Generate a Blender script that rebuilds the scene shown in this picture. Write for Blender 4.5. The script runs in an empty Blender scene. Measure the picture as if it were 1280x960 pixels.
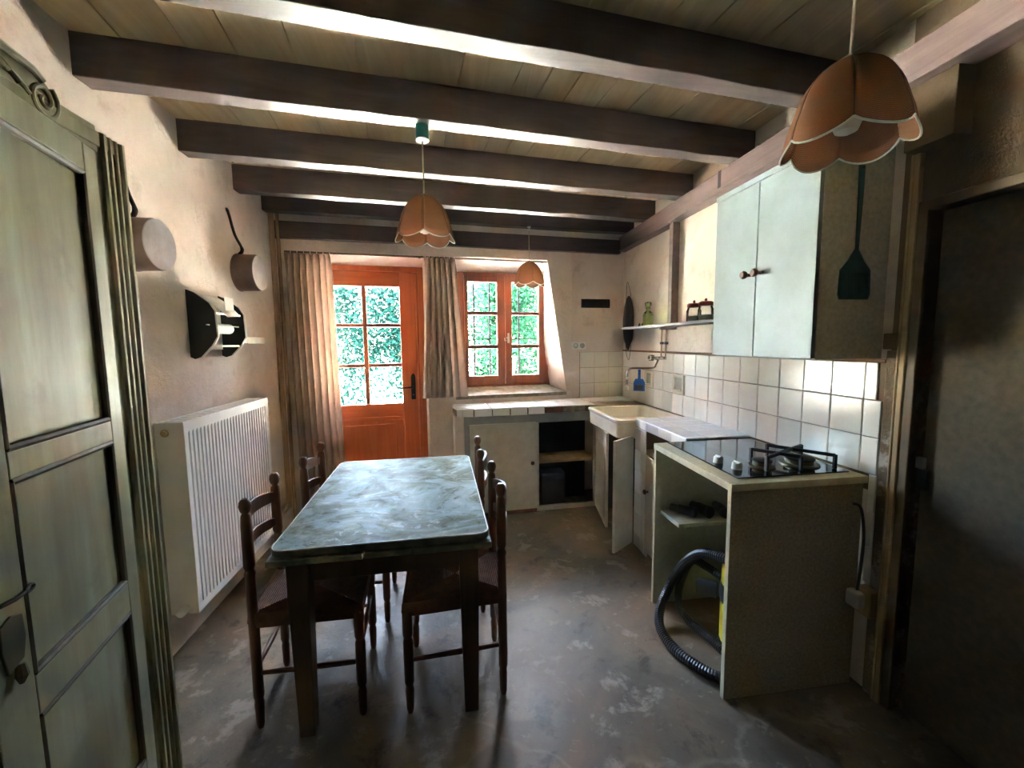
import bpy, bmesh, math, random
from mathutils import Matrix, Vector
random.seed(7)
R = math.radians
SC = bpy.context.scene
COL = SC.collection

# ------------------------------------------------------------------ camera
CAM_H = 1.45
FPX = 528.0
def cam_axes(yaw, pitch, roll):
    f = Vector((math.sin(yaw)*math.cos(pitch), math.cos(yaw)*math.cos(pitch), math.sin(pitch)))
    r = Vector((math.cos(yaw), -math.sin(yaw), 0)); u = r.cross(f)
    c, s = math.cos(roll), math.sin(roll)
    return c*r+s*u, -s*r+c*u, f
_r, _u, _f = cam_axes(R(8.13), R(-5.56), R(-.64))
cd = bpy.data.cameras.new('camera'); cam = bpy.data.objects.new('camera', cd); COL.objects.link(cam)
cd.sensor_fit = 'HORIZONTAL'; cd.sensor_width = 36.0; cd.lens = FPX/1280*36.0; cd.clip_start = .02; cd.clip_end = 300
cam.matrix_world = Matrix(((_r.x, _u.x, -_f.x, 0), (_r.y, _u.y, -_f.y, 0), (_r.z, _u.z, -_f.z, CAM_H), (0, 0, 0, 1)))
SC.camera = cam

# ------------------------------------------------------------------ daylight
FAR = Matrix.Rotation(R(7), 4, 'Z')          # the far wall and the beams stand 7 degrees off square
w = bpy.data.worlds.new('sky'); SC.world = w; w.use_nodes = True
nt = w.node_tree; bg = nt.nodes['Background']
sky = nt.nodes.new('ShaderNodeTexSky'); sky.sky_type = 'NISHITA'; sky.sun_disc = False
sky.sun_elevation = R(60); sky.sun_rotation = R(20); sky.air_density = 1.0; sky.dust_density = 2.0; sky.ozone_density = 1.0
nt.links.new(sky.outputs[0], bg.inputs[0]); bg.inputs[1].default_value = .5
sd = bpy.data.lights.new('sun', 'SUN'); sd.energy = 60.0; sd.angle = R(.6); sd.color = (.97, .98, 1.0)
so = bpy.data.objects.new('sun', sd); COL.objects.link(so)
so.rotation_euler = Vector((.50, -.15, -.85)).to_track_quat('-Z', 'Y').to_euler()
def portal(name, s0, s1, q, z0, z1):
    l = bpy.data.lights.new(name, 'AREA'); l.shape = 'RECTANGLE'; l.size = s1-s0; l.size_y = z1-z0
    l.cycles.is_portal = True
    o = bpy.data.objects.new(name, l); COL.objects.link(o)
    o.matrix_world = FAR @ Matrix.Translation(((s0+s1)/2, q, (z0+z1)/2)) @ Matrix.Rotation(R(-90), 4, 'X')
portal('door_daylight', -.55, .28, 4.16, .85, 2.1)
portal('window_daylight', .62, 1.45, 4.16, 1.02, 2.1)
vs = SC.view_settings; vs.view_transform = 'Standard'; vs.look = 'None'; vs.gamma = 1.0; vs.use_curve_mapping = False
vs.exposure = 5.2
SC.cycles.max_bounces = 14; SC.cycles.diffuse_bounces = 9; SC.cycles.glossy_bounces = 4; SC.cycles.transparent_max_bounces = 16
SC.cycles.sample_clamp_indirect = 12.0

# ------------------------------------------------------------------ materials
def lin(c):
    return tuple(((v/255)/12.92 if v/255 <= .04045 else ((v/255+.055)/1.055)**2.4) for v in c)
class NT:
    def __init__(s, name):
        s.m = bpy.data.materials.new(name); s.m.use_nodes = True; s.t = s.m.node_tree
        s.b = s.t.nodes['Principled BSDF']; s.out = s.t.nodes['Material Output']
    def n(s, kind, **kw):
        x = s.t.nodes.new('ShaderNode'+kind)
        for k, v in kw.items():
            if k in x.inputs: x.inputs[k].default_value = v
            else: setattr(x, k, v)
        return x
    def l(s, a, b): s.t.links.new(a, b)
    def pos(s, scale=(1, 1, 1), rot=(0, 0, 0), kind='world'):
        if kind == 'world': o = s.n('NewGeometry').outputs['Position']
        else: o = s.n('TexCoord').outputs[kind]
        mp = s.n('Mapping'); mp.inputs['Scale'].default_value = scale; mp.inputs['Rotation'].default_value = rot
        s.l(o, mp.inputs[0]); return mp.outputs[0]
    def noise(s, vec, scale, detail=4, rough=.55, dist=0):
        x = s.n('TexNoise'); x.inputs['Scale'].default_value = scale; x.inputs['Detail'].default_value = detail
        x.inputs['Roughness'].default_value = rough; x.inputs['Distortion'].default_value = dist
        s.l(vec, x.inputs['Vector']); return x.outputs['Fac']
    def ramp(s, fac, stops):
        x = s.n('ValToRGB'); e = x.color_ramp.elements
        while len(e) < len(stops): e.new(.5)
        for el, (p, c) in zip(e, stops): el.position = p; el.color = (*c, 1) if len(c) == 3 else c
        s.l(fac, x.inputs[0]); return x.outputs[0]
    def mix(s, fac, a, b, mode='MIX'):
        x = s.n('Mix', data_type='RGBA', blend_type=mode)
        for sock, v in ((x.inputs[0], fac), (x.inputs[6], a), (x.inputs[7], b)):
            if isinstance(v, (int, float)): sock.default_value = v
            elif isinstance(v, tuple): sock.default_value = (*v, 1)
            else: s.l(v, sock)
        return x.outputs[2]
    def bump(s, h, strength=.3, dist=.01):
        x = s.n('Bump'); x.inputs['Strength'].default_value = strength; x.inputs['Distance'].default_value = dist
        s.l(h, x.inputs['Height']); s.l(x.outputs[0], s.b.inputs['Normal'])
    def set(s, **kw):
        for k, v in kw.items():
            k = k.replace('_', ' ')
            if k not in s.b.inputs: continue
            if hasattr(v, 'is_linked') or hasattr(v, 'links'): s.l(v, s.b.inputs[k])
            elif isinstance(v, tuple): s.b.inputs[k].default_value = (*v, 1)
            else: s.b.inputs[k].default_value = v
        return s.m
MATS = {}
def simple(name, c, rough=.5, metal=0, var=.12, scale=14, bump=0, spec=.5, c2=None, coord='Object', stretch=(1, 1, 1), rvar=0):
    if name in MATS: return MATS[name]
    t = NT(name); a = lin(c); b = lin(c2) if c2 else tuple(v*(1-var*2) for v in a)
    p = t.pos(stretch, kind=coord) if coord != 'world' else t.pos(stretch)
    f = t.noise(p, scale, 5, .6)
    col = t.ramp(f, [(.3, b), (.68, a)])
    t.set(Base_Color=col, Roughness=rough, Metallic=metal)
    t.b.inputs['Specular IOR Level'].default_value = spec
    if rvar:
        mr = t.n('MapRange'); t.l(f, mr.inputs[0]); mr.inputs[3].default_value = rough-rvar; mr.inputs[4].default_value = rough+rvar
        t.l(mr.outputs[0], t.b.inputs['Roughness'])
    if bump: t.bump(t.noise(p, scale*3, 5, .7), bump, .006)
    MATS[name] = t.m; return t.m

def m_plaster(name, a, b, c, stain):
    t = NT(name); p = t.pos()
    f1 = t.noise(p, 1.3, 6, .6, .4); f2 = t.noise(p, 6, 8, .65); f3 = t.noise(p, 42, 6, .7)
    col = t.ramp(f1, [(.3, lin(b)), (.5, lin(a)), (.72, lin(c))])
    sp = t.ramp(f2, [(.56, (0, 0, 0)), (.72, (1, 1, 1))])
    col = t.mix(t.mix(.55, (0, 0, 0), sp), col, lin(stain))
    pk = t.ramp(f3, [(.66, (0, 0, 0)), (.74, (1, 1, 1))])
    col = t.mix(t.mix(.35, (0, 0, 0), pk), col, lin((96, 82, 70)))
    # worn, flaking band low on the wall
    z = t.n('SeparateXYZ'); t.l(t.pos(), z.inputs[0])
    h = t.n('MapRange'); t.l(z.outputs[2], h.inputs[0]); h.inputs[1].default_value = 1.35; h.inputs[2].default_value = 1.0
    fl = t.ramp(t.noise(p, 9, 9, .72), [(.5, (0, 0, 0)), (.58, (1, 1, 1))])
    mm = t.n('Math', operation='MULTIPLY'); t.l(h.outputs[0], mm.inputs[0]); t.l(fl, mm.inputs[1])
    m2 = t.n('Math', operation='MULTIPLY'); t.l(mm.outputs[0], m2.inputs[0]); m2.inputs[1].default_value = .55
    col = t.mix(m2.outputs[0], col, lin((205, 196, 186)))
    t.bump(t.noise(p, 14, 10, .74), .8, .02)
    return t.set(Base_Color=col, Roughness=.88)
M_PL = m_plaster('plaster_left', (208, 194, 184), (190, 172, 158), (218, 208, 200), (166, 146, 128))
M_PF = m_plaster('plaster_far', (220, 204, 192), (206, 188, 174), (228, 216, 206), (186, 166, 150))
M_PR = m_plaster('plaster_right', (208, 194, 180), (190, 170, 152), (218, 206, 194), (168, 146, 124))
M_DARKPL = m_plaster('plaster_brown', (116, 96, 72), (96, 78, 56), (130, 110, 84), (84, 68, 50))

def m_concrete():
    t = NT('concrete_floor'); p = t.pos()
    f1 = t.noise(p, 1.1, 7, .62, .6); f2 = t.noise(p, 5, 9, .7, .3); f3 = t.noise(p, 26, 7, .7)
    col = t.ramp(f1, [(.28, lin((62, 60, 52))), (.46, lin((104, 94, 80))), (.58, lin((126, 106, 86))), (.78, lin((84, 86, 78)))])
    col = t.mix(t.mix(.7, (0, 0, 0), t.ramp(f2, [(.55, (0, 0, 0)), (.62, (1, 1, 1))])), col, lin((150, 142, 130)))
    col = t.mix(t.mix(.8, (0, 0, 0), t.ramp(f2, [(.34, (1, 1, 1)), (.44, (0, 0, 0))])), col, lin((50, 48, 40)))
    col = t.mix(t.mix(.5, (0, 0, 0), t.ramp(f3, [(.62, (0, 0, 0)), (.72, (1, 1, 1))])), col, lin((160, 152, 140)))
    v = t.n('TexVoronoi', feature='DISTANCE_TO_EDGE'); v.inputs['Scale'].default_value = .45
    wp = t.n('VectorMath', operation='ADD'); ns = t.n('TexNoise'); ns.inputs['Scale'].default_value = 3; ns.inputs['Detail'].default_value = 6
    t.l(p, ns.inputs['Vector']); t.l(p, wp.inputs[0]); sc = t.n('VectorMath', operation='SCALE'); sc.inputs['Scale'].default_value = .35
    t.l(ns.outputs['Color'], sc.inputs[0]); t.l(sc.outputs[0], wp.inputs[1]); t.l(wp.outputs[0], v.inputs['Vector'])
    ck = t.ramp(v.outputs['Distance'], [(0, (1, 1, 1)), (.008, (0, 0, 0))])
    col = t.mix(t.mix(.25, (0, 0, 0), ck), col, lin((160, 152, 138)))
    mr = t.n('MapRange'); t.l(f2, mr.inputs[0]); mr.inputs[1].default_value = .3; mr.inputs[2].default_value = .7; mr.inputs[3].default_value = .36; mr.inputs[4].default_value = .62
    t.bump(f3, .3, .006); t.b.inputs['Specular IOR Level'].default_value = .32
    return t.set(Base_Color=col, Roughness=mr.outputs[0])
M_FLOOR = m_concrete()

def m_wood(name, a, b, rough=.45, scale=(2, 2, 30), axis=0, bump=.15, coord='Object', spec=.5):
    t = NT(name)
    st = [18, 18, 18]; st[axis] = 1.2
    p = t.pos(tuple(st), kind=coord); f = t.noise(p, 1.0, 8, .65, .8)
    p2 = t.pos((3, 3, 3), kind=coord); f2 = t.noise(p2, 1.0, 5, .6)
    col = t.ramp(f, [(.3, lin(b)), (.65, lin(a))])
    col = t.mix(t.mix(.4, (0, 0, 0), t.ramp(f2, [(.4, (0, 0, 0)), (.7, (1, 1, 1))])), col, lin(b))
    if bump: t.bump(f, bump, .004)
    t.set(Base_Color=col, Roughness=rough); t.b.inputs['Specular IOR Level'].default_value = spec
    return t.m
M_BEAM = m_wood('beam_brown', (92, 78, 76), (66, 54, 52), .42, axis=0, bump=.3)
M_PLATE = m_wood('beam_mauve', (128, 108, 104), (98, 80, 76), .5, axis=1, bump=.3)
M_PLANK = m_wood('ceiling_board', (212, 192, 160), (188, 164, 130), .75, axis=1, bump=.15, coord='world')
M_ORANGE = m_wood('varnished_wood', (208, 116, 70), (180, 88, 48), .38, axis=2, bump=.06)
M_ORANGEH = m_wood('varnished_wood_rail', (208, 116, 70), (180, 88, 48), .38, axis=0, bump=.06)
M_WINW = m_wood('window_wood', (168, 98, 72), (138, 74, 52), .45, axis=2, bump=.06)
M_CHAIR = m_wood('chair_wood', (122, 76, 48), (84, 48, 30), .35, axis=2, bump=.05)
M_TWOOD = m_wood('table_wood', (112, 84, 62), (82, 60, 44), .5, axis=2, bump=.1)
M_BARE = m_wood('bare_wood', (176, 146, 106), (146, 112, 76), .7, axis=1, bump=.1)

def m_tile(name, a):
    t = NT(name); oi = t.n('ObjectInfo'); c = lin(a)
    col = t.ramp(oi.outputs['Random'], [(0, tuple(v*.88 for v in c)), (1, c)])
    p = t.pos(); f = t.noise(p, 7, 5, .6)
    col = t.mix(t.mix(.25, (0, 0, 0), t.ramp(f, [(.5, (0, 0, 0)), (.75, (1, 1, 1))])), col, lin((196, 184, 160)))
    t.bump(t.noise(p, 5, 2), .08, .01)
    t.b.inputs['Specular IOR Level'].default_value = .35
    return t.set(Base_Color=col, Roughness=.2)
M_TILE = m_tile('cream_glazed_tile', (234, 228, 216))
M_WTILE = m_tile('white_glazed_tile', (226, 224, 220))
M_GROUT = simple('grout', (112, 92, 70), .9, scale=30)
M_RIM = simple('adhesive_edge', (122, 92, 64), .9, scale=30, bump=.4)

def m_table():
    t = NT('peeling_table_paint'); p = t.pos(kind='Object')
    f1 = t.noise(p, 3.2, 9, .68, .9); f2 = t.noise(p, 14, 9, .7, .5); f3 = t.noise(p, 48, 5, .6)
    col = t.ramp(f1, [(.34, lin((70, 74, 58))), (.46, lin((94, 104, 86))), (.53, lin((116, 134, 128))), (.66, lin((134, 156, 158)))])
    col = t.mix(t.mix(.75, (0, 0, 0), t.ramp(f2, [(.56, (0, 0, 0)), (.64, (1, 1, 1))])), col, lin((68, 70, 54)))
    col = t.mix(t.mix(.6, (0, 0, 0), t.ramp(f2, [(.36, (1, 1, 1)), (.43, (0, 0, 0))])), col, lin((150, 164, 160)))
    mr = t.n('MapRange'); t.l(f2, mr.inputs[0]); mr.inputs[1].default_value = .35; mr.inputs[2].default_value = .7; mr.inputs[3].default_value = .38; mr.inputs[4].default_value = .62
    t.bump(f2, .5, .004); t.b.inputs['Specular IOR Level'].default_value = .06
    return t.set(Base_Color=col, Roughness=mr.outputs[0])
M_TTOP = m_table()
M_TEDGE = simple('table_edge_paint', (138, 142, 124), .5, c2=(84, 86, 70), scale=20)
M_TRIM = simple('pale_edge_trim', (206, 208, 198), .35, scale=20)

def m_armoire():
    t = NT('aged_green_paint'); p = t.pos((9, 9, 1.1), kind='Object'); p2 = t.pos(kind='Object')
    f = t.noise(p, 1.5, 7, .65); f2 = t.noise(p2, 7, 7, .65)
    col = t.ramp(f, [(.32, lin((122, 116, 92))), (.55, lin((140, 137, 110))), (.75, lin((154, 157, 130)))])
    col = t.mix(t.mix(.5, (0, 0, 0), t.ramp(f2, [(.58, (0, 0, 0)), (.74, (1, 1, 1))])), col, lin((92, 86, 66)))
    t.bump(f, .12, .004)
    return t.set(Base_Color=col, Roughness=.42)
M_ARM = m_armoire()
M_ARMD = simple('armoire_dark_moulding', (84, 74, 52), .5, c2=(60, 52, 36), scale=24, stretch=(1, 1, .2))
M_CABW = simple('cupboard_pale_paint', (134, 148, 154), .5, c2=(122, 134, 134), scale=5, spec=.3)
M_CABS = simple('cupboard_side_board', (186, 182, 166), .6, c2=(160, 156, 138), scale=60)
M_CHIP = simple('speckled_board', (178, 164, 136), .55, c2=(136, 122, 98), scale=90)
M_CHIPIN = simple('pale_laminate', (176, 176, 158), .5, c2=(160, 158, 140), scale=40)
M_EDGE = simple('pale_edge_band', (206, 194, 160), .5, scale=30)
M_BASEW = simple('base_unit_paint', (196, 190, 178), .5, c2=(176, 166, 150), scale=9)
M_GREYP = simple('grey_rail_paint', (150, 150, 148), .55, scale=9)
M_CER = simple('sink_ceramic', (234, 226, 206), .12, c2=(220, 206, 178), scale=4)
M_KNOB = simple('dark_wood_knob', (92, 58, 42), .3, scale=30)
M_RAD = simple('radiator_enamel', (228, 228, 226), .32, scale=3, var=.02)
M_RADS = simple('radiator_side_enamel', (226, 220, 210), .45, scale=3, var=.04)
M_BLACK = simple('black_plastic', (26, 26, 28), .35, scale=20)
M_IRON = simple('cast_iron', (22, 22, 24), .5, scale=40)
M_GREYPL = simple('dark_grey_plastic', (66, 68, 74), .5, scale=20)
M_BARS = simple('dull_black_iron', (9, 8, 11), .9, scale=40, spec=.02)
M_WHITE = simple('white_plastic', (226, 224, 216), .35, scale=12, var=.03)
M_CHROME = simple('chrome', (196, 196, 196), .15, 1, scale=10, var=.03)
M_ALU = simple('worn_aluminium', (198, 192, 198), .35, .6, c2=(168, 158, 158), scale=9)
M_PANS = simple('pan_side_metal', (136, 118, 114), .4, .6, c2=(110, 96, 92), scale=9)
M_BLUE = simple('blue_plastic', (24, 104, 206), .4, scale=12)
M_TEAL = simple('teal_plastic', (44, 92, 96), .5, scale=12)
M_GREENR = simple('dark_green_plastic', (22, 128, 120), .3, scale=12)
M_YEL = simple('yellow_plastic', (236, 214, 40), .35, scale=12)
M_RED = simple('red_lid', (150, 62, 52), .45, scale=12)
M_CORD = simple('pale_flex', (196, 184, 164), .5, scale=12)
M_PIPE = simple('painted_pipe', (178, 146, 118), .45, scale=9)
M_PAPER = simple('paper', (232, 228, 226), .8, scale=12, var=.04)
M_BRICK = simple('bare_brick', (146, 98, 78), .9, c2=(112, 78, 62), scale=30, bump=.5)
M_MORTAR = simple('rough_mortar', (158, 146, 128), .95, c2=(112, 102, 90), scale=22, bump=.6)
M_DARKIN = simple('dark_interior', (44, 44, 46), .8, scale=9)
M_SHELFM = simple('shelf_paint', (146, 140, 148), .5, scale=9)
M_DOORR = simple('olive_door_paint', (88, 78, 62), .9, c2=(70, 62, 48), scale=40)
M_JAMB = simple('jamb_paint', (190, 160, 116), .6, c2=(140, 112, 76), scale=16, stretch=(1, 1, .15))
M_JAMBD = simple('jamb_dark_paint', (112, 88, 58), .6, c2=(82, 64, 42), scale=16, stretch=(1, 1, .15))
M_RUSH = simple('rush_straw', (128, 84, 58), .7, c2=(86, 54, 36), scale=30, stretch=(1, 1, 1), bump=.4)
M_GRAVEL = simple('white_gravel', (226, 220, 206), .95, c2=(190, 184, 168), scale=9, coord='world')
M_LEAFD = simple('bark', (96, 84, 70), .9, scale=14)

def m_glass(name, tint=(1, 1, 1), strength=1.0):
    t = NT(name); t.t.nodes.remove(t.b)
    tr = t.n('BsdfTransparent'); tr.inputs[0].default_value = (*tint, 1)
    gl = t.n('BsdfGlossy'); gl.inputs['Roughness'].default_value = .02
    fr = t.n('Fresnel'); fr.inputs[0].default_value = 1.45
    mx = t.n('MixShader'); t.l(fr.outputs[0], mx.inputs[0]); t.l(tr.outputs[0], mx.inputs[1]); t.l(gl.outputs[0], mx.inputs[2])
    t.l(mx.outputs[0], t.out.inputs[0]); return t.m
M_PANE = m_glass('window_glass', (.97, 1, .99))
M_GGREEN = m_glass('green_bottle_glass', (.80, .92, .58))
M_JAR = m_glass('jar_glass', (.95, .98, .97))
def m_thin(name, a, b, scale, stretch, transl=.4, rough=.9, holes=0):
    t = NT(name); p = t.pos(stretch, kind='Generated')
    wv = t.n('TexWave', wave_type='BANDS', bands_direction='X'); wv.inputs['Scale'].default_value = scale; wv.inputs['Distortion'].default_value = 1.5
    wv.inputs['Detail'].default_value = 2; t.l(p, wv.inputs['Vector'])
    f2 = t.noise(p, scale*1.7, 4, .6)
    col = t.ramp(wv.outputs['Fac'], [(.2, lin(b)), (.7, lin(a))]); col = t.mix(f2, col, lin(b))
    t.set(Base_Color=col, Roughness=rough); t.b.inputs['Specular IOR Level'].default_value = .15
    tl = t.n('BsdfTranslucent'); t.l(col, tl.inputs[0])
    mx = t.n('MixShader'); mx.inputs[0].default_value = transl
    t.l(t.b.outputs[0], mx.inputs[1]); t.l(tl.outputs[0], mx.inputs[2]); last = mx.outputs[0]
    if holes:
        tp = t.n('BsdfTransparent'); m2 = t.n('MixShader')
        w2 = t.n('TexWave', wave_type='BANDS', bands_direction='Z'); w2.inputs['Scale'].default_value = 14; t.l(t.pos(kind='Generated'), w2.inputs['Vector'])
        rr = t.n('MapRange'); t.l(w2.outputs['Fac'], rr.inputs[0]); rr.inputs[3].default_value = 0; rr.inputs[4].default_value = holes
        t.l(rr.outputs[0], m2.inputs[0]); t.l(last, m2.inputs[1]); t.l(tp.outputs[0], m2.inputs[2]); last = m2.outputs[0]
    t.l(last, t.out.inputs[0]); return t.m
M_CURT = m_thin('striped_linen', (216, 196, 182), (190, 168, 152), 24, (1, 1, 1), .45)
M_LACE = m_thin('woven_lampshade', (182, 134, 102), (138, 96, 68), 30, (1, 1, 1), .36, holes=.25)
def m_leaf(name, a, b):
    t = NT(name); g = t.n('NewGeometry')
    col = t.ramp(g.outputs['Random Per Island'], [(0, lin(b)), (1, lin(a))])
    t.set(Base_Color=col, Roughness=.8); t.b.inputs['Specular IOR Level'].default_value = .0
    tl = t.n('BsdfTranslucent'); t.l(col, tl.inputs[0]); mx = t.n('MixShader'); mx.inputs[0].default_value = .35
    t.l(t.b.outputs[0], mx.inputs[1]); t.l(tl.outputs[0], mx.inputs[2]); t.l(mx.outputs[0], t.out.inputs[0]); return t.m
M_LEAF1 = m_leaf('green_leaves', (16, 42, 37), (5, 18, 18))
M_LEAF2 = m_leaf('light_green_leaves', (22, 50, 32), (8, 25, 18))

# ------------------------------------------------------------------ mesh helpers
class MB:
    def __init__(s): s.v = []; s.f = []
    def add(s, vs, fs, M=None):
        k = len(s.v)
        s.v += [tuple(M @ Vector(p)) if M else tuple(p) for p in vs]; s.f += [tuple(k+i for i in f) for f in fs]
        return s
    def box(s, x0, x1, y0, y1, z0, z1, M=None, c=0):
        if c:
            vs = []; cx, cy, cz = (x0+x1)/2, (y0+y1)/2, (z0+z1)/2
            bm = bmesh.new(); bmesh.ops.create_cube(bm, size=1)
            for v in bm.verts: v.co = Vector((cx+v.co.x*(x1-x0), cy+v.co.y*(y1-y0), cz+v.co.z*(z1-z0)))
            bmesh.ops.bevel(bm, geom=bm.edges[:], offset=c, segments=2, affect='EDGES', profile=.5)
            bm.verts.index_update()
            s.add([v.co.copy() for v in bm.verts], [[v.index for v in f.verts] for f in bm.faces], M); bm.free(); return s
        vs = [(x0, y0, z0), (x1, y0, z0), (x1, y1, z0), (x0, y1, z0), (x0, y0, z1), (x1, y0, z1), (x1, y1, z1), (x0, y1, z1)]
        return s.add(vs, [(3, 2, 1, 0), (4, 5, 6, 7), (0, 1, 5, 4), (1, 2, 6, 5), (2, 3, 7, 6), (3, 0, 4, 7)], M)
    def prism(s, poly, h0, h1, M=None):
        n = len(poly); vs = [(x, y, h0) for x, y in poly]+[(x, y, h1) for x, y in poly]
        fs = [tuple(range(n-1, -1, -1)), tuple(range(n, 2*n))]+[(i, (i+1) % n, n+(i+1) % n, n+i) for i in range(n)]
        return s.add(vs, fs, M)
    def lathe(s, prof, n=16, M=None, cap=True):
        vs = []; fs = []
        for r, z in prof:
            for i in range(n):
                a = 2*math.pi*i/n; vs.append((r*math.cos(a), r*math.sin(a), z))
        for j in range(len(prof)-1):
            for i in range(n):
                fs.append((j*n+i, j*n+(i+1) % n, (j+1)*n+(i+1) % n, (j+1)*n+i))
        if cap:
            fs.append(tuple(range(n-1, -1, -1))); k = (len(prof)-1)*n; fs.append(tuple(range(k, k+n)))
        return s.add(vs, fs, M)
    def tube(s, pts, r, n=8, M=None, closed=False):
        pts = [Vector(p) for p in pts]; m = len(pts); vs = []; fs = []
        rr = r if isinstance(r, (list, tuple)) else [r]*m
        prev = None
        for i, p in enumerate(pts):
            a = pts[(i-1) % m] if (closed or i > 0) else p; b = pts[(i+1) % m] if (closed or i < m-1) else p
            t = (b-a).normalized()
            if prev is None:
                up = Vector((0, 0, 1)) if abs(t.z) < .9 else Vector((1, 0, 0)); nx = t.cross(up).normalized()
            else:
                nx = (prev-t*prev.dot(t)).normalized()
            prev = nx; ny = t.cross(nx)
            for k in range(n):
                an = 2*math.pi*k/n; vs.append(p+nx*math.cos(an)*rr[i]+ny*math.sin(an)*rr[i])
        for i in range(m if closed else m-1):
            for k in range(n):
                j = (i+1) % m; fs.append((i*n+k, i*n+(k+1) % n, j*n+(k+1) % n, j*n+k))
        if not closed: fs.append(tuple(range(n-1, -1, -1))); fs.append(tuple(range((m-1)*n, m*n)))
        return s.add(vs, fs, M)
    def loft(s, rings, M=None, cap0=False, cap1=False):
        n = len(rings[0]); vs = [p for r in rings for p in r]; fs = []
        for j in range(len(rings)-1):
            for i in range(n): fs.append((j*n+i, j*n+(i+1) % n, (j+1)*n+(i+1) % n, (j+1)*n+i))
        if cap0: fs.append(tuple(range(n-1, -1, -1)))
        if cap1: k = (len(rings)-1)*n; fs.append(tuple(range(k, k+n)))
        return s.add(vs, fs, M)
    def mesh(s, name, mat, smooth=False, fix=True):
        me = bpy.data.meshes.new(name); me.from_pydata(s.v, [], s.f); me.materials.append(mat)
        if fix:
            bm = bmesh.new(); bm.from_mesh(me); bmesh.ops.recalc_face_normals(bm, faces=bm.faces[:]); bm.to_mesh(me); bm.free()
        if smooth:
            me.polygons.foreach_set('use_smooth', [True]*len(me.polygons)); 
            try: me.set_sharp_from_angle(angle=R(35))
            except Exception: pass
        me.update(); return me
def rrect(x0, x1, y0, y1, r, z, n=5):
    out = []
    for cx, cy, a0 in ((x1-r, y1-r, 0), (x0+r, y1-r, 90), (x0+r, y0+r, 180), (x1-r, y0+r, 270)):
        for i in range(n+1):
            a = R(a0+90*i/n); out.append((cx+r*math.cos(a), cy+r*math.sin(a), z))
    return out
def lk(name, me, parent=None):
    o = bpy.data.objects.new(name, me); COL.objects.link(o)
    if parent: o.parent = parent
    return o
def tag(o, label=None, cat=None, group=None, kind=None):
    if label: o['label'] = label
    if cat: o['category'] = cat
    if group: o['group'] = group
    if kind: o['kind'] = kind
    return o
def thing(name, label, cat, M=None, group=None, kind=None):
    o = bpy.data.objects.new(name, None); COL.objects.link(o); o.empty_display_size = .05
    if M is not None: o.matrix_world = M if isinstance(M, Matrix) else Matrix.Translation(M)
    return tag(o, label, cat, group, kind)
def bev(o, w=.004, seg=2):
    m = o.modifiers.new('bevel', 'BEVEL'); m.width = w; m.segments = seg; m.limit_method = 'ANGLE'; m.angle_limit = R(40); return o
def part(name, mb, mat, parent=None, smooth=False, world=False, b=0, label=None, kind=None, xf=None):
    if xf: mb.v = [tuple(xf @ Vector(p)) for p in mb.v]
    o = lk(name, mb.mesh(name, mat, smooth), parent)
    if world and parent: o.matrix_parent_inverse = parent.matrix_basis.inverted()
    if b: bev(o, b)
    if label: o['label'] = label
    if kind: o['kind'] = kind
    return o
def struct(name, mb, mat, xf=None, b=0, label=None):
    o = part(name, mb, mat, None, xf=xf, b=b); o['kind'] = 'structure'
    if label: o['label'] = label
    return o
def single(name, mb, mat, label, cat, smooth=False, group=None, xf=None, b=0, base=None):
    # a one-mesh thing, origin moved to its base
    if xf: mb.v = [tuple(xf @ Vector(p)) for p in mb.v]
    xs, ys, zs = zip(*mb.v); o0 = Vector(((min(xs)+max(xs))/2, (min(ys)+max(ys))/2, min(zs)))
    mb.v = [tuple(Vector(p)-o0) for p in mb.v]
    o = lk(name, mb.mesh(name, mat, smooth)); o.location = o0
    if b: bev(o, b)
    return tag(o, label, cat, group)
def copy_tree(o, parent=None):
    c = o.copy(); COL.objects.link(c); c.parent = parent
    for ch in list(o.children): copy_tree(ch, c)
    return c
SN, CS = math.sin(R(7)), math.cos(R(7))
def sx(X, q): return (X+q*SN)/CS       # far-wall coordinate s of the point with world X on plane q
def bz(p0, p1, p2, p3, n=10):
    p0, p1, p2, p3 = map(Vector, (p0, p1, p2, p3)); out = []
    for i in range(n+1):
        t = i/n; out.append(p0*(1-t)**3+p1*3*t*(1-t)**2+p2*3*t*t*(1-t)+p3*t**3)
    return out
def smoothpath(pts, n=6):
    P = [Vector(p) for p in pts]; out = []
    for i in range(len(P)-1):
        a = P[max(i-1, 0)]; b = P[i]; c = P[i+1]; d = P[min(i+2, len(P)-1)]
        for k in range(n):
            t = k/n; out.append(.5*((2*b)+(c-a)*t+(2*a-5*b+4*c-d)*t*t+(3*b-a-3*c+d)*t**3))
    return out+[P[-1]]

# ------------------------------------------------------------------ room shell
XL, XR, QF, ZC, YB = -1.33, 1.67, 3.727, 2.585, -3.2
struct('floor', MB().box(-1.6, 2.1, YB-.2, 4.4, -.12, 0), M_FLOOR)
struct('wall_left', MB().box(XL-.25, XL, YB-.2, 3.86, 0, ZC+.1), M_PL)
struct('wall_back', MB().box(XL-.25, 2.1, YB-.25, YB, 0, ZC+.1), M_DARKPL)
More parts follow.
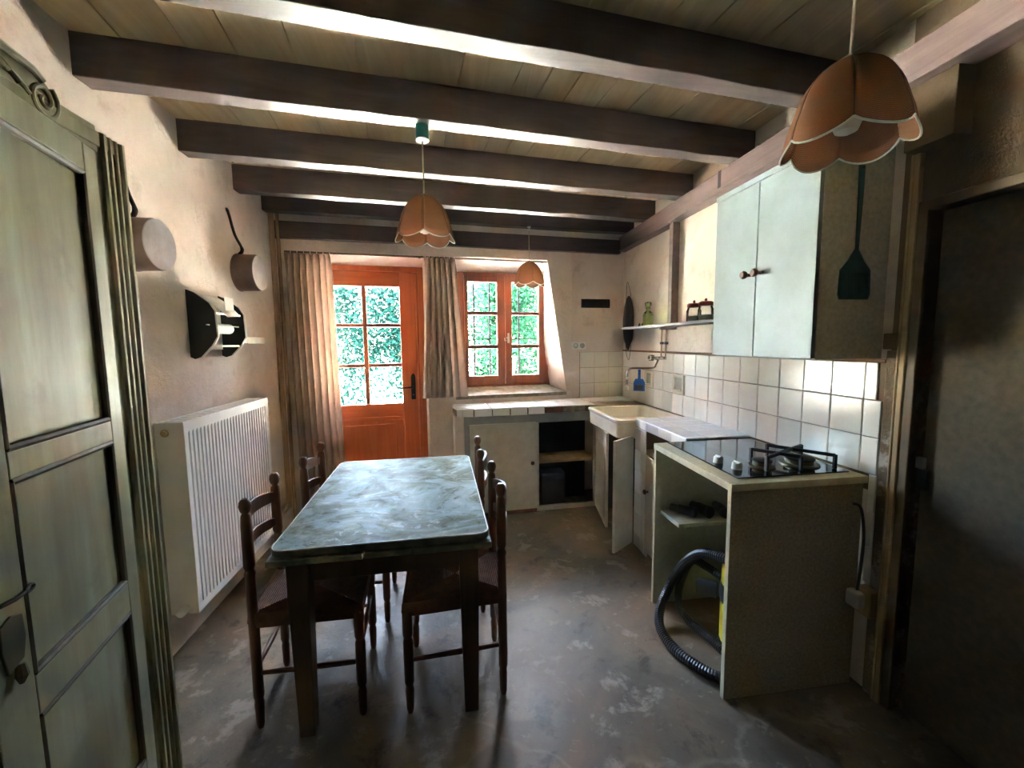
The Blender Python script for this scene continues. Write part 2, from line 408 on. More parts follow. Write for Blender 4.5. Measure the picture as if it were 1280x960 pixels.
# far wall with splayed door and window openings, in the far-wall frame (s, q, z)
def far_wall():
    mb = MB(); q0, q1 = QF, 4.18
    S0, S1, T = -1.16, 2.5, ZC+.1
    def outline(q, dL, dR, zd, wL, wRb, wRt, zs, zw):
        return {'a': [(S0, 0), (dL, 0), (dL, T), (S0, T)], 'b': [(dL, zd), (dR, zd), (dR, T), (dL, T)], 'c': [(dR, 0), (wL, 0), (wL, T), (dR, T)],
                'd': [(wL, 0), (wRb, 0), (wRb, zs), (wL, zs)], 'e': [(wL, zw), (wRt, zw), (wRt, T), (wL, T)],
                'f': [(wRb, 0), (S1, 0), (S1, T), (wRt, T), (wRt, zw), (wRb, zs)], 'q': q}
    A = outline(q0, sx(-1.14, q0), sx(-.205, q0), 2.19, sx(.03, q0), sx(1.08, q0), sx(.89, q0), .975, 2.195)
    B = outline(q1, sx(-1.16, 3.97), sx(-.245, 3.97), 2.10, sx(.10, 4.04), sx(.955, 4.04), sx(.952, 4.04), 1.02, 2.10)
    for O in (A, B):
        for k in 'abcdef': mb.add([(s, O['q'], z) for s, z in O[k]], [tuple(range(len(O[k])))])
    def rev(k, i, j): 
        a, b = A[k][i], A[k][j]; c, d = B[k][j], B[k][i]
        mb.add([(a[0], q0, a[1]), (b[0], q0, b[1]), (c[0], q1, c[1]), (d[0], q1, d[1])], [(0, 1, 2, 3)])
    rev('b', 0, 1); rev('d', 2, 3); rev('e', 0, 1); rev('f', 4, 5)
    def side(sa, sb, za, zb): mb.add([(sa, q0, za[0]), (sb, q1, za[1]), (sb, q1, zb[1]), (sa, q0, zb[0])], [(0, 1, 2, 3)])
    side(A['b'][0][0], B['b'][0][0], (0, 0), (2.19, 2.10)); side(A['b'][1][0], B['b'][1][0], (0, 0), (2.19, 2.10))
    side(A['d'][0][0], B['d'][0][0], (.975, 1.02), (2.195, 2.10))
    return mb
me_w = struct('wall_far', far_wall(), M_PF, xf=FAR)
# right wall: main piece, piece over the side door, piece towards the camera; last box: unseen backing added behind the door to stop light leaks
mbw = MB().box(XR, XR+.35, 1.40, 4.4, 0, ZC+.1)
mbw2 = MB().box(XR, XR+.35, 1.30, 1.40, 0, ZC+.1).box(XR, XR+.35, .42, 1.30, 1.90, ZC+.1).box(XR, XR+.35, YB-.2, .42, 0, ZC+.1).box(XR+.2, XR+.35, .42, 1.30, 0, 1.90)
wr = struct('wall_right', mbw, M_PR)
part('brown_wall_and_light_seal', mbw2, M_DARKPL, wr)

# ceiling: boards across the beams
ceil = struct('ceiling', MB().box(-1.6, 2.1, YB-.2, 4.4, ZC+.02, ZC+.12), M_PLANK)
s = -1.9; k = 0
while s < 2.9:
    wd = random.choice((.13, .17, .19, .21, .24)); z = ZC+random.uniform(-.003, .003)
    mb = MB().box(s+.0025, s+wd-.0025, -3.6, 4.35, z, z+.018)
    part('ceiling_plank', mb, M_PLANK, ceil, xf=FAR); s += wd; k += 1
# beams
BEAMS = [(1.43, 'dark brown ceiling beam nearest the camera, topmost in the picture'),
         (1.985, 'dark brown ceiling beam that carries the green ceiling rose'),
         (2.58, 'dark brown ceiling beam just behind the green ceiling rose'),
         (3.12, 'dark brown ceiling beam, fourth one back from the camera'),
         (3.52, 'dark brown ceiling beam that carries the small lampshade by the window')]
for q, lab in BEAMS:
    mb = MB(); n = 24; rings = []
    s0, s1 = sx(XL-.04, q), sx(XR+.04, q)
    for i in range(n+1):
        s = s0+(s1-s0)*i/n; j = random.uniform(-.003, .003); j2 = random.uniform(-.003, .003)
        rings.append([(s, q+j, 2.43+j2), (s, q+.088+j, 2.43+j), (s, q+.09, ZC), (s, q, ZC)])
    mb.loft(rings, cap0=True, cap1=True)
    o = single('ceiling_beam', mb, M_BEAM, lab, 'beam', group='ceiling beams', xf=FAR, b=.004)
# header on the far wall
single('header_beam', MB().box(sx(XL, QF)+.0, sx(1.60, QF), QF-.055, QF-.001, 2.275, 2.40), M_BEAM,
       'brown header beam fixed against the far wall above door and window', 'beam', xf=FAR, b=.004)
# wall plate carrying the right beam ends
def plate():
    mb = MB(); rings = []
    for y, xi in ((3.93, 1.60), (3.2, 1.588), (2.6, 1.574), (2.0, 1.562), (1.2, 1.555), (.4, 1.55), (-.6, 1.55)):
        rings.append([(xi, y, 2.31), (XR-.001, y, 2.31), (XR-.001, y, 2.43), (xi, y, 2.43)])
    return mb.loft(rings, cap0=True, cap1=True)
pl = thing('wall_plate', 'long mauve-brown timber plate along the right wall under the beam ends', 'beam', (1.6, 1.6, 2.31))
part('timber', plate(), M_PLATE, pl, world=True, b=.004)
part('crack', MB().prism([(1.5685, 2.375), (1.5685, 2.345), (1.5725, 2.36)], 2.335, 2.431), M_BLACK, pl, world=True)
part('patch', MB().box(1.590, 1.668, 2.98, 3.93, 2.298, 2.3105), M_PLATE, pl, world=True)
# thin upright under the plate
single('wall_post', MB().box(1.612, 1.669, 2.955, 3.005, 1.585, 2.309), M_PLATE, 'slim brown wooden upright on the right wall above the shelf', 'post', b=.003)

# ------------------------------------------------------------------ glazed door
d1 = thing('door_1', 'orange varnished half-glazed garden door with six panes', None, None, kind='structure'); d1.matrix_world = FAR
DQ = 3.95
dl, dr_ = sx(-1.145, DQ), sx(-.285, DQ)
def dbox(s0, s1, q0, q1, z0, z1): return MB().box(s0, s1, q0, q1, z0, z1)
part('frame', MB().box(dr_, sx(-.225, DQ), DQ-.02, DQ+.07, 0, 2.13).box(dl-.06, dl, DQ-.02, DQ+.07, 0, 2.13).box(dl, dr_, DQ-.02, DQ+.07, 2.085, 2.13), M_ORANGE, d1, b=.004)
g0, gm0, gm1, g1 = sx(-1.035, DQ), sx(-.763, DQ), sx(-.727, DQ), sx(-.445, DQ)
part('stile', dbox(dl, g0, DQ, DQ+.045, .02, 2.085), M_ORANGE, d1, b=.005)
part('stile', dbox(g1, dr_, DQ, DQ+.045, .02, 2.085), M_ORANGE, d1, b=.005)
part('rail', dbox(g0, g1, DQ, DQ+.045, 1.955, 2.085), M_ORANGEH, d1, b=.005)
part('rail', dbox(g0, g1, DQ, DQ+.045, .79, .915), M_ORANGEH, d1, b=.005)
part('rail', dbox(g0, g1, DQ, DQ+.045, .02, .20), M_ORANGEH, d1, b=.005)
part('drip_moulding', dbox(g0-.02, g1+.01, DQ-.012, DQ, .765, .80), M_ORANGEH, d1, b=.005)
part('cover_strip', MB().tube([(dr_-.012, DQ-.006, .05), (dr_-.012, DQ-.006, 2.06)], .013, 8), M_ORANGE, d1, smooth=True)
zs = [.915, 1.25, 1.275, 1.605, 1.63, 1.955]
part('mullion', dbox(gm0, gm1, DQ+.008, DQ+.038, .915, 1.955), M_ORANGE, d1, b=.005)
for a, b_ in ((1.247, 1.278), (1.602, 1.633)):
    part('glazing_bar', dbox(g0, gm0, DQ+.008, DQ+.038, a, b_), M_ORANGEH, d1, b=.005)
    part('glazing_bar', dbox(gm1, g1, DQ+.008, DQ+.038, a, b_), M_ORANGEH, d1, b=.005)
for s0, s1 in ((g0, gm0), (gm1, g1)):
    for z0, z1 in ((.915, 1.25), (1.275, 1.605), (1.63, 1.955)):
        part('pane', dbox(s0, s1, DQ+.022, DQ+.026, z0, z1), M_PANE, d1)
part('panel', MB().box(g0, g1, DQ+.014, DQ+.03, .20, .79), M_ORANGE, d1)
part('panel_field', MB().box(g0+.06, g1-.06, DQ+.006, DQ+.02, .26, .73), M_ORANGE, d1, b=.008)
h = part('handle', MB().box(dr_-.085, dr_-.045, DQ-.008, DQ, .945, 1.155).prism([(-.02, 0), (.02, 0), (.012, .02), (0, .028), (-.012, .02)], 0, .008, Matrix.Translation((dr_-.065, DQ, 1.155)) @ Matrix.Rotation(R(90), 4, 'X')), M_BLACK, d1, b=.003, label='black forged door handle plate')
part('lever', MB().tube([(dr_-.065, DQ-.008, 1.06), (dr_-.065, DQ-.05, 1.06), (dr_-.09, DQ-.055, 1.06), (dr_-.18, DQ-.05, 1.056)], [.009, .009, .008, .006], 8), M_IRON, h, smooth=True)
part('lock_cylinder', MB().lathe([(.009, 0), (.009, .014)], 10, Matrix.Translation((dr_-.065, DQ, .99)) @ Matrix.Rotation(R(90), 4, 'X')), M_CHROME, h, smooth=True)
struct('trim_1', MB().box(sx(-1.14, 3.9), sx(-.21, 3.9), QF-.01, 4.2, -.02, .015), M_MORTAR, xf=FAR, label='worn stone threshold under the garden door')

# ------------------------------------------------------------------ window
w1 = thing('window_1', 'wooden casement window with six panes in a deep splayed reveal', None, None, kind='structure'); w1.matrix_world = FAR
WQ = 4.035
wl, wr_ = sx(.10, WQ), sx(.958, WQ); wm = sx(.522, WQ)
part('frame', MB().box(wl-.03, wl+.028, WQ-.01, WQ+.06, 1.0, 2.12).box(wr_-.028, wr_+.03, WQ-.01, WQ+.06, 1.0, 2.12).box(wl+.028, wr_-.028, WQ-.01, WQ+.06, 2.085, 2.12).box(wl+.028, wr_-.028, WQ-.012, WQ+.06, 1.0, 1.05), M_WINW, w1, b=.004)
def casement(s0, s1, gl0, gl1):
    c = part('casement', MB().box(s0, gl0, WQ-.02, WQ+.03, 1.05, 2.085).box(gl1, s1, WQ-.02, WQ+.03, 1.05, 2.085).box(gl0, gl1, WQ-.02, WQ+.03, 2.03, 2.085).box(gl0, gl1, WQ-.02, WQ+.03, 1.05, 1.135), M_WINW, w1, b=.005)
    for a in (1.415, 1.735): part('glazing_bar', MB().box(gl0, gl1, WQ-.012, WQ+.022, a-.017, a+.017), M_WINW, c, b=.004)
    for a, b_ in ((1.135, 1.401), (1.429, 1.721), (1.749, 2.03)): part('pane', MB().box(gl0, gl1, WQ+.008, WQ+.012, a, b_), M_PANE, c)
casement(wl+.03, wm-.002, sx(.165, WQ), sx(.448, WQ)); casement(wm+.002, wr_-.03, sx(.592, WQ), sx(.868, WQ))
part('handle', MB().lathe([(.012, 0), (.014, .01), (.008, .02), (.008, .035)], 10, Matrix.Translation((wm+.025, WQ-.02, 1.50)) @ Matrix.Rotation(R(90), 4, 'X')).box(wm+.017, wm+.033, WQ-.062, WQ-.045, 1.45, 1.545).tube([(wm+.01, WQ-.05, 1.475), (wm-.01, WQ-.055, 1.47), (wm-.012, WQ-.055, 1.50)], .005, 6), M_WHITE, w1, smooth=True, label='small white casement handle')
for z in (1.2, 1.95): part('hinge', MB().lathe([(.006, -.03), (.006, .03)], 8, Matrix.Translation((wr_-.002, WQ-.018, z))), M_WINW, w1, smooth=True)
struct('trim_2', MB().prism([(sx(.03, QF), QF-.012), (sx(1.075, QF), QF-.012), (sx(.958, 4.02), 4.025), (sx(.10, 4.02), 4.025)], 0, .03, Matrix(((1, 0, 0, 0), (0, 1, 0, 0), (0, .15, 1, .955-.15*QF), (0, 0, 0, 1)))), M_MORTAR, xf=FAR, label='rough plastered window sill sloping into the room')
# outside bars
gr = thing('window_grille', 'iron bars outside the casement window', 'grille', FAR @ Matrix.Translation((1.0, 4.25, 1.0)))
for X in (.235, .395, .70): part('bar', MB().tube([(sx(X, 4.25)-1.0, 0, -.1), (sx(X, 4.25)-1.0, 0, 1.2)], 0.009, 8), M_BARS, gr, smooth=True)
for z in (.49,): part('crossbar', MB().box(-.55, .6, -.004, .004, z-.005, z+.005), M_BARS, gr)

# ------------------------------------------------------------------ right side door and jambs
d2 = thing('door_2', 'plain olive painted side door standing in shadow', None, (1.70, .86, 0), kind='structure')
part('leaf', MB().box(1.705, 1.745, .43, 1.288, .01, 1.89), M_DOORR, d2, world=True, b=.003)
hg = part('hinge', MB().box(1.69, 1.706, 1.262, 1.294, .90, .97), M_BLACK, d2, world=True)
part('hinge_plate', MB().box(1.690, 1.706, 1.275, 1.30, .975, 1.015), M_WHITE, hg)
hg.children[0].matrix_parent_inverse = Matrix()
struct('trim_3', MB().box(1.655, 1.70, 1.300, 1.332, 0, 1.93).box(1.655, 1.70, .40, 1.332, 1.895, 1.93), M_JAMBD, b=.004, label='dark brown door jamb beside the side door')
struct('trim_4', MB().box(1.648, 1.672, 1.333, 1.352, 0, 2.10).tube([(1.65, 1.357, 0), (1.65, 1.357, 2.10)], .006, 6), M_JAMB, b=.003, label='ochre painted moulding strip beside the tiles')
struct('trim_5', MB().box(1.60, 1.671, 1.20, 1.352, 2.10, 2.309), M_DARKPL, b=.003, label='square boxed board under the wall plate above the moulding')
struct('trim_6', MB().box(1.655, 1.672, 1.358, 1.405, .0, 1.405).box(1.64, 1.672, 1.358, 1.41, 1.41, 1.47), M_DARKPL, b=.004, label='crumbling plaster edge between tiles and moulding')
struct('trim_7', MB().box(1.662, 1.672, .42, 1.43, 1.47, 2.10).box(1.662, 1.671, -.6, 1.195, 1.94, 2.309), M_DARKPL, label='brown painted plaster above the side door') if False else None

# ------------------------------------------------------------------ wall tiles
TS = .15; Y0T, Z0T = 2.683, 1.3576
part('tile_bed', MB().box(1.662, XR+.001, 1.408, 3.93, .84, Z0T), M_GROUT, wr)
part('tile_edge', MB().box(1.654, XR+.001, 1.405, 3.94, Z0T, Z0T+.014), M_RIM, wr, b=.003)
def tile_mesh(w_, h_, t_=.007, c=.003):
    mb = MB(); a, b_ = w_/2, h_/2
    r0 = [(-a, -b_, 0), (a, -b_, 0), (a, b_, 0), (-a, b_, 0)]; r1 = [(x, y, t_-c*.7) for x, y, _ in r0]
    r2 = [(x*(a-c)/a, y*(b_-c)/b_, t_) for x, y, _ in r0]
    mb.loft([r0, r1, r2], cap1=True); return mb
TM = {}
def tile(name, parent, M, w_, h_, mat):
    key = (round(w_, 3), round(h_, 3), mat.name)
    if key not in TM: TM[key] = tile_mesh(w_, h_).mesh('tile', mat)
    o = lk(name, TM[key], parent)
    if parent and parent.type == 'EMPTY': o.matrix_parent_inverse = parent.matrix_basis.inverted()
    o.matrix_basis = M; return o
RW = Matrix(((0, 0, -1, 0), (-1, 0, 0, 0), (0, 1, 0, 0), (0, 0, 0, 1)))   # tile plane -> right wall, facing -X
cols = []
y = Y0T-8*TS
cols.append((1.411, y-.002)); 
while y < 3.92:
    y2 = min(y+TS, 3.925); cols.append((y+.0015, y2-.0015)); y += TS
for ya, yb in cols:
    for r_ in range(3):
        z1 = Z0T-r_*TS; yy = ya
        if ya < 1.42 and r_ == 0: yy = 1.432
        tile('tile', wr, Matrix.Translation((1.662+random.uniform(-.0008, .0008), (yy+yb)/2, z1-TS/2)) @ RW, yb-yy, TS-.003, M_TILE)
for r_ in range(3, 6): tile('tile', wr, Matrix.Translation((1.662, 1.425, Z0T-r_*TS-TS/2)) @ RW, .03, TS-.003, M_TILE)
FWM = FAR @ Matrix(((1, 0, 0, 0), (0, 0, -1, 0), (0, 1, 0, 0), (0, 0, 0, 1)))
s0t = sx(1.21, QF)
mbed = MB().box(s0t, s0t+.45, QF-.005, QF+.001, .90, Z0T-.002); part('tile_bed', mbed, M_GROUT, me_w, xf=FAR)
for i in range(3):
    for r_ in range(3):
        tile('tile', me_w, FAR @ Matrix.Translation((s0t+TS*(i+.5), QF-.005, Z0T-.002-TS*(r_+.5))) @ FAR.inverted() @ FWM, TS-.003, TS-.003, M_TILE)

# ------------------------------------------------------------------ worktop (tiled, L shaped)
CFA = R(3.5); CF = Matrix.Rotation(CFA, 4, 'Z'); c35, s35 = math.cos(CFA), math.sin(CFA)
ZW = .916
def cf(X, Y): return (X*c35+Y*s35, -X*s35+Y*c35)
QC = 3.392
wt = thing('worktop', 'white tiled L-shaped kitchen worktop with a chipped tiled edge', 'worktop', (1.0, 3.55, .86))
def wallY(X): return (QF+X*SN)/CS
def cY(X): return (QC+X*s35)/c35
slab = MB().prism([(.0, 3.70), (.03, cY(.03)+.04), (.17, cY(.17)+.012), (1.14, cY(1.14)+.012), (1.28, 3.44), (XR-.012, 3.44), (XR-.012, wallY(XR)-.02), (0, wallY(0)-.01)], ZW-.06, ZW-.009)
part('slab', slab, M_GROUT, wt, world=True)
part('slab', MB().box(1.275, XR-.012, 2.125, 2.766, ZW-.06, ZW-.009), M_GROUT, wt, world=True)
def flat_tile(poly):
    mb = MB(); n = len(poly); cx = sum(p[0] for p in poly)/n; cy = sum(p[1] for p in poly)/n
    def shr(d): 
        return [(x+(cx-x)*d/max(.02, math.hypot(x-cx, y-cy)), y+(cy-y)*d/max(.02, math.hypot(x-cx, y-cy))) for x, y in poly]
    mb.loft([[(x, y, ZW-.009) for x, y in shr(.003)], [(x, y, ZW-.002) for x, y in shr(.003)], [(x, y, ZW) for x, y in shr(.006)]], cap1=True); return mb
# far leg: three rows, the last cut to the wall
sA, qA = cf(.17, cY(.17))
for i in range(10):
    for j in range(4):
        a, b_ = sA+i*.15, sA+(i+1)*.15
        q0_, q1_ = QC+j*.15, QC+(j+1)*.15
        pts = []
        for (s_, q_) in ((a, q0_), (b_, q0_), (b_, q1_), (a, q1_)):
            X, Y = s_*c35-q_*s35, s_*s35+q_*c35
            Y = min(Y, wallY(X)-.012); X = min(X, XR-.014); pts.append((X, Y))
        if pts[0][0] > XR-.03 or pts[3][1]-pts[0][1] < .03 or (pts[0][0] > 1.12 and j == 0): continue
        part('tile', flat_tile(pts), M_WTILE, wt, world=True)
part('tile', flat_tile([(.03, cY(.03)+.04), (.168, cY(.168)), (.168, 3.565), (.0, 3.56)]), M_WTILE, wt, world=True)
part('tile', flat_tile([(.0, 3.562), (.16, 3.567), (.16, wallY(.16)-.012), (.0, wallY(0)-.012)]), M_WTILE, wt, world=True)
for i in range(3):
    for j in range(5):
        xa, xb = 1.268+i*.135, min(1.268+(i+1)*.135, XR-.012); ya, yb = max(2.125, 2.762-(j+1)*.15), 2.762-j*.15
        if yb-ya > .03: part('tile', flat_tile([(xa, ya), (xb, ya), (xb, yb), (xa, yb)]), M_WTILE, wt, world=True)
# front edge tiles, far leg: five whole tiles, a bare brick, rough mortar
FE = CF @ Matrix(((1, 0, 0, 0), (0, 0, -1, 0), (0, 1, 0, 0), (0, 0, 0, 1)))
x = .175
for i, (gap, dz) in enumerate(((.002, 0), (.002, .0), (.006, -.003), (.006, .001))):
    s_, q_ = cf(x+.0735, cY(x+.0735))
    tile('edge_tile', wt, CF @ Matrix.Translation((s_, q_+.012, ZW-.034+dz)) @ CF.inverted() @ FE, .144-gap, .062, M_WTILE); x += .15
for xc, wd, yo in ((.125, .085, .015), (.058, .05, .034)):
    s_, q_ = cf(xc, cY(xc)+yo)
    tile('edge_tile', wt, Matrix.Translation((xc, cY(xc)+yo, ZW-.034)) @ Matrix.Rotation(R(-12), 4, 'Z') @ CF.inverted() @ FE, wd, .06, M_WTILE)
part('bare_brick', MB().box(cf(.785, 3.44)[0], cf(.93, 3.45)[0], QC+.006, QC+.03, ZW-.058, ZW-.012), M_BRICK, wt, world=True, xf=CF, b=.003)
part('bare_mortar', MB().box(cf(.935, 3.44)[0], cf(1.13, 3.45)[0], QC+.008, QC+.03, ZW-.06, ZW-.012), M_MORTAR, wt, world=True, xf=CF, b=.003)
for j in range(4):
    ya, yb = max(2.125, 2.765-(j+1)*.16), 2.765-j*.16
    tile('edge_tile', wt, Matrix.Translation((1.275, (ya+yb)/2, ZW-.031)) @ RW, yb-ya-.003, .058, M_WTILE)

# ------------------------------------------------------------------ base unit under the window
bu = thing('base_cabinet', 'pale painted base cabinet under the window with one shut door', 'cabinet', CF @ Matrix.Translation((*cf(.65, 3.45), 0)))
o0 = Vector((*cf(.65, 3.45), 0))
def cb(X0, X1, q0, q1, z0, z1):
    a = cf(X0, cY(X0))[0]-o0.x; b_ = cf(X1, cY(X1))[0]-o0.x
    return MB().box(a, b_, q0-o0.y, q1-o0.y, z0, z1)
F0 = QC+.02
part('end_support', cb(.015, .092, F0+.012, F0+.20, 0, .853), M_PF, bu, b=.006)
part('top_rail', cb(.092, 1.235, F0, F0+.03, .775, .853), M_GREYP, bu, b=.002)
part('stile', cb(.092, .13, F0, F0+.03, .0, .775), M_GREYP, bu, b=.002)
part('stile', cb(1.222, 1.245, F0, F0+.03, .0, .853), M_BASEW, bu, b=.002)
part('stile', cb(.70, .722, F0-.001, F0+.03, .03, .775), M_BASEW, bu, b=.002)
part('plinth', cb(.70, 1.23, F0, F0+.03, .0, .04), M_BASEW, bu, b=.002)
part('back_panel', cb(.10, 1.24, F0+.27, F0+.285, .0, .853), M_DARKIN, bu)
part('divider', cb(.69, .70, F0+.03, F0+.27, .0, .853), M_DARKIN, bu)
part('shelf', cb(.705, 1.235, F0+.015, F0+.27, .415, .44), M_BARE, bu, b=.002)
dd = part('door', cb(.132, .698, F0-.018, F0+.0, .035, .785), M_BASEW, bu, b=.003)
part('knob', MB().lathe([(.007, 0), (.007, .012), (.016, .02), (.017, .028), (.010, .034)], 12, Matrix.Translation((cf(.655, cY(.655))[0]-o0.x, F0-.018-o0.y, .44)) @ Matrix.Rotation(R(90), 4, 'X')), M_KNOB, dd, smooth=True)
part('rotten_edge', cb(.44, .70, F0-.014, F0+.01, .0, .038), M_BRICK, bu, b=.004)
single('storage_box', MB().box(.76, .98, 3.56, 3.72, .002, .30, c=.012).box(.765, .975, 3.555, 3.725, .24, .285, c=.008), M_GREYPL, 'dark grey lidded box deep in the open base cabinet', 'box')

# ------------------------------------------------------------------ sink and its cupboard
sk = thing('sink', 'old cream ceramic butler sink set between the two worktops', 'sink', (1.38, 3.1, .765))
X0s, X1s, Y0s, Y1s, ZB, ZT = 1.135, 1.645, 2.775, 3.425, .765, .905
rg = []
for z, e, r_ in ((ZB, -.022, .04), (ZB+.012, -.010, .045), (ZT-.03, -.004, .05), (ZT-.022, .004, .05), (ZT-.006, .006, .05), (ZT, -.001, .048), (ZT, -.022, .04), (ZT-.008, -.030, .04), (ZB+.045, -.038, .05), (ZB+.028, -.055, .05)):
    rg.append(rrect(X0s-e, X1s+e, Y0s-e, Y1s+e, r_, z))
part('basin', MB().loft(rg, cap0=True, cap1=True), M_CER, sk, smooth=True, world=True)
part('drain', MB().lathe([(.032, 0), (.032, .004), (.018, .003)], 16, Matrix.Translation((1.45, 3.1, ZB+.029))), M_CHROME, sk, smooth=True, world=True)
su = thing('sink_cabinet', 'tiled sink cupboard with two pale doors standing open', 'cabinet', (1.4, 2.8, 0))
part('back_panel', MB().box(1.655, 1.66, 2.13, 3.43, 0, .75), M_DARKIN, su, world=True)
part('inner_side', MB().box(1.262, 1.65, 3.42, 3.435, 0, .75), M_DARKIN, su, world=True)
part('pier', MB().box(1.27, 1.65, 2.60, 2.765, 0, .855), M_GROUT, su, world=True)
for r_ in range(6):
    zt = .853-r_*.152; zb = max(.004, zt-.149)
    if zt-zb < .02: continue
    tile('tile', su, Matrix.Translation((1.27, 2.714, (zt+zb)/2)) @ RW, .10, zt-zb, M_WTILE)
    if r_ > 0 or True: tile('tile', su, Matrix.Translation((1.27, 2.632, (zt+zb)/2)) @ RW, .058, zt-zb, M_WTILE)
part('niche_floor', MB().box(1.27, 1.65, 2.13, 2.60, .70, .735), M_BARE, su, world=True, b=.002)
part('lower_stile', MB().box(1.265, 1.28, 2.575, 2.60, .0, .70), M_BASEW, su, world=True, b=.002)
dC = part('door', MB().box(1.252, 1.27, 2.13, 2.572, .05, .695), M_BASEW, su, world=True, b=.003)
KN = [(.007, 0), (.007, .012), (.016, .02), (.017, .028), (.010, .034)]
part('knob', MB().lathe(KN, 12, Matrix.Translation((1.252-1.4, 2.53-2.8, .47)) @ Matrix.Rotation(R(-90), 4, 'Y')), M_KNOB, dC, smooth=True).matrix_parent_inverse = Matrix.Translation((1.4, 2.8, 0))
def swung(name, hinge, ang, wd, z0, z1, panel, knob):
    M = Matrix.Translation((hinge[0], hinge[1], 0)) @ Matrix.Rotation(ang, 4, 'Z')
    o = part('door', MB().box(0, wd, -.010, .010, z0, z1), M_BASEW, su, world=True, b=.003, xf=M)
    if panel:
        p = part('moulding', MB().box(.05, wd-.05, -.018, -.010, z0+.06, z1-.12), M_BASEW, o, b=.005, xf=M); p.matrix_parent_inverse = Matrix()
    if knob:
        p = part('knob', MB().lathe(KN, 12, M @ Matrix.Translation((knob[0], -.010, knob[1])) @ Matrix.Rotation(R(90), 4, 'X')), M_KNOB, o, smooth=True)
    return o
swung('a', (1.225, 3.44), math.atan2(-.44, -.075), .455, .03, .765, True, None)
swung('b', (1.236, 2.74), math.atan2(-.14, -.19), .235, .03, .80, False, (.14, .42))

# ------------------------------------------------------------------ cooker unit, hob
cu = thing('cooker_unit', 'speckled board open cooker unit carrying the hob', 'unit', (1.37, 1.78, 0))
part('side_panel', MB().box(1.06, 1.64, 1.445, 1.465, 0, .87), M_CHIP, cu, world=True)
part('side_panel', MB().box(1.08, 1.655, 2.09, 2.11, 0, .87), M_CHIPIN, cu, world=True)
part('edge_band', MB().box(1.056, 1.060, 1.445, 1.465, 0, .87), M_EDGE, cu, world=True)
part('edge_band', MB().box(1.076, 1.080, 2.09, 2.11, 0, .87), M_EDGE, cu, world=True)
part('top_panel', MB().prism([(1.052, 1.438), (1.653, 1.438), (1.653, 2.118), (1.076, 2.118)], .87, .90), M_EDGE, cu, world=True, b=.002)
sh = part('shelf', MB().prism([(1.108, 1.90), (1.62, 1.90), (1.62, 2.089), (1.108, 2.089)], .516, .536), M_CHIPIN, cu, world=True, b=.002)
part('shelf_bracket', MB().box(1.17, 1.20, 1.94, 2.089, .49, .516), M_BARE, cu, world=True)
hb = thing('hob', 'black glass two-burner gas hob with a cast iron grid', 'hob', (1.36, 1.8, .901))
HZ = .901
part('glass_plate', MB().prism([(1.115, 1.49), (1.62, 1.49), (1.628, 2.10), (1.145, 2.10)], HZ, HZ+.006), simple('black_hob_glass', (24, 25, 28), .08, scale=3, var=.02), hb, world=True, b=.002)
for (kx, ky) in ((1.172, 1.70), (1.19, 1.60)):
    part('knob', MB().lathe([(.022, HZ+.006), (.021, HZ+.012), (.019, HZ+.030), (.017, HZ+.033)], 16, Matrix.Translation((kx, ky, 0))).box(kx-.003, kx+.003, ky-.018, ky+.018, HZ+.03, HZ+.037), M_WHITE, hb, smooth=True, world=True)
for (bx, by, br) in ((1.315, 1.61, .036), (1.50, 1.615, .054)):
    b_ = part('burner', MB().lathe([(br*1.45, HZ+.006), (br*1.4, HZ+.012), (br, HZ+.013), (br, HZ+.028), (br*.9, HZ+.030)], 24, Matrix.Translation((bx, by, 0))), simple('burner_brass', (92, 84, 58), .4, .6), hb, smooth=True, world=True)
    part('burner_cap', MB().lathe([(br*1.08, HZ+.029), (br*1.1, HZ+.036), (br*.8, HZ+.041), (.004, HZ+.042)], 24, Matrix.Translation((bx, by, 0))), M_IRON, b_, smooth=True)
def bar(mb, a, b_, w_=.006, h_=.007):
    a, b_ = Vector(a), Vector(b_); d = (b_-a).normalized(); u = Vector((0, 0, 1)) if abs(d.z) < .9 else Vector((1, 0, 0)); n_ = d.cross(u).normalized(); m_ = n_.cross(d)
    vs = [p+n_*sx_*w_+m_*sy_*h_ for p in (a, b_) for sx_, sy_ in ((-1, -1), (1, -1), (1, 1), (-1, 1))]
    mb.add(vs, [(0, 1, 2, 3), (7, 6, 5, 4), (0, 4, 5, 1), (1, 5, 6, 2), (2, 6, 7, 3), (3, 7, 4, 0)]); return mb
GZ = HZ+.064
g = MB()
for (p0, p1) in (((1.32, 1.685), (1.43, 1.53)), ((1.285, 1.545), (1.585, 1.70)), ((1.44, 1.735), (1.585, 1.525))):
    bar(g, (*p0, GZ), (*p1, GZ))
    for p_ in (p0, p1): bar(g, (*p_, HZ+.007), (*p_, GZ+.004), .007, .006)
part('grid', g, M_IRON, hb, world=True, b=.002)
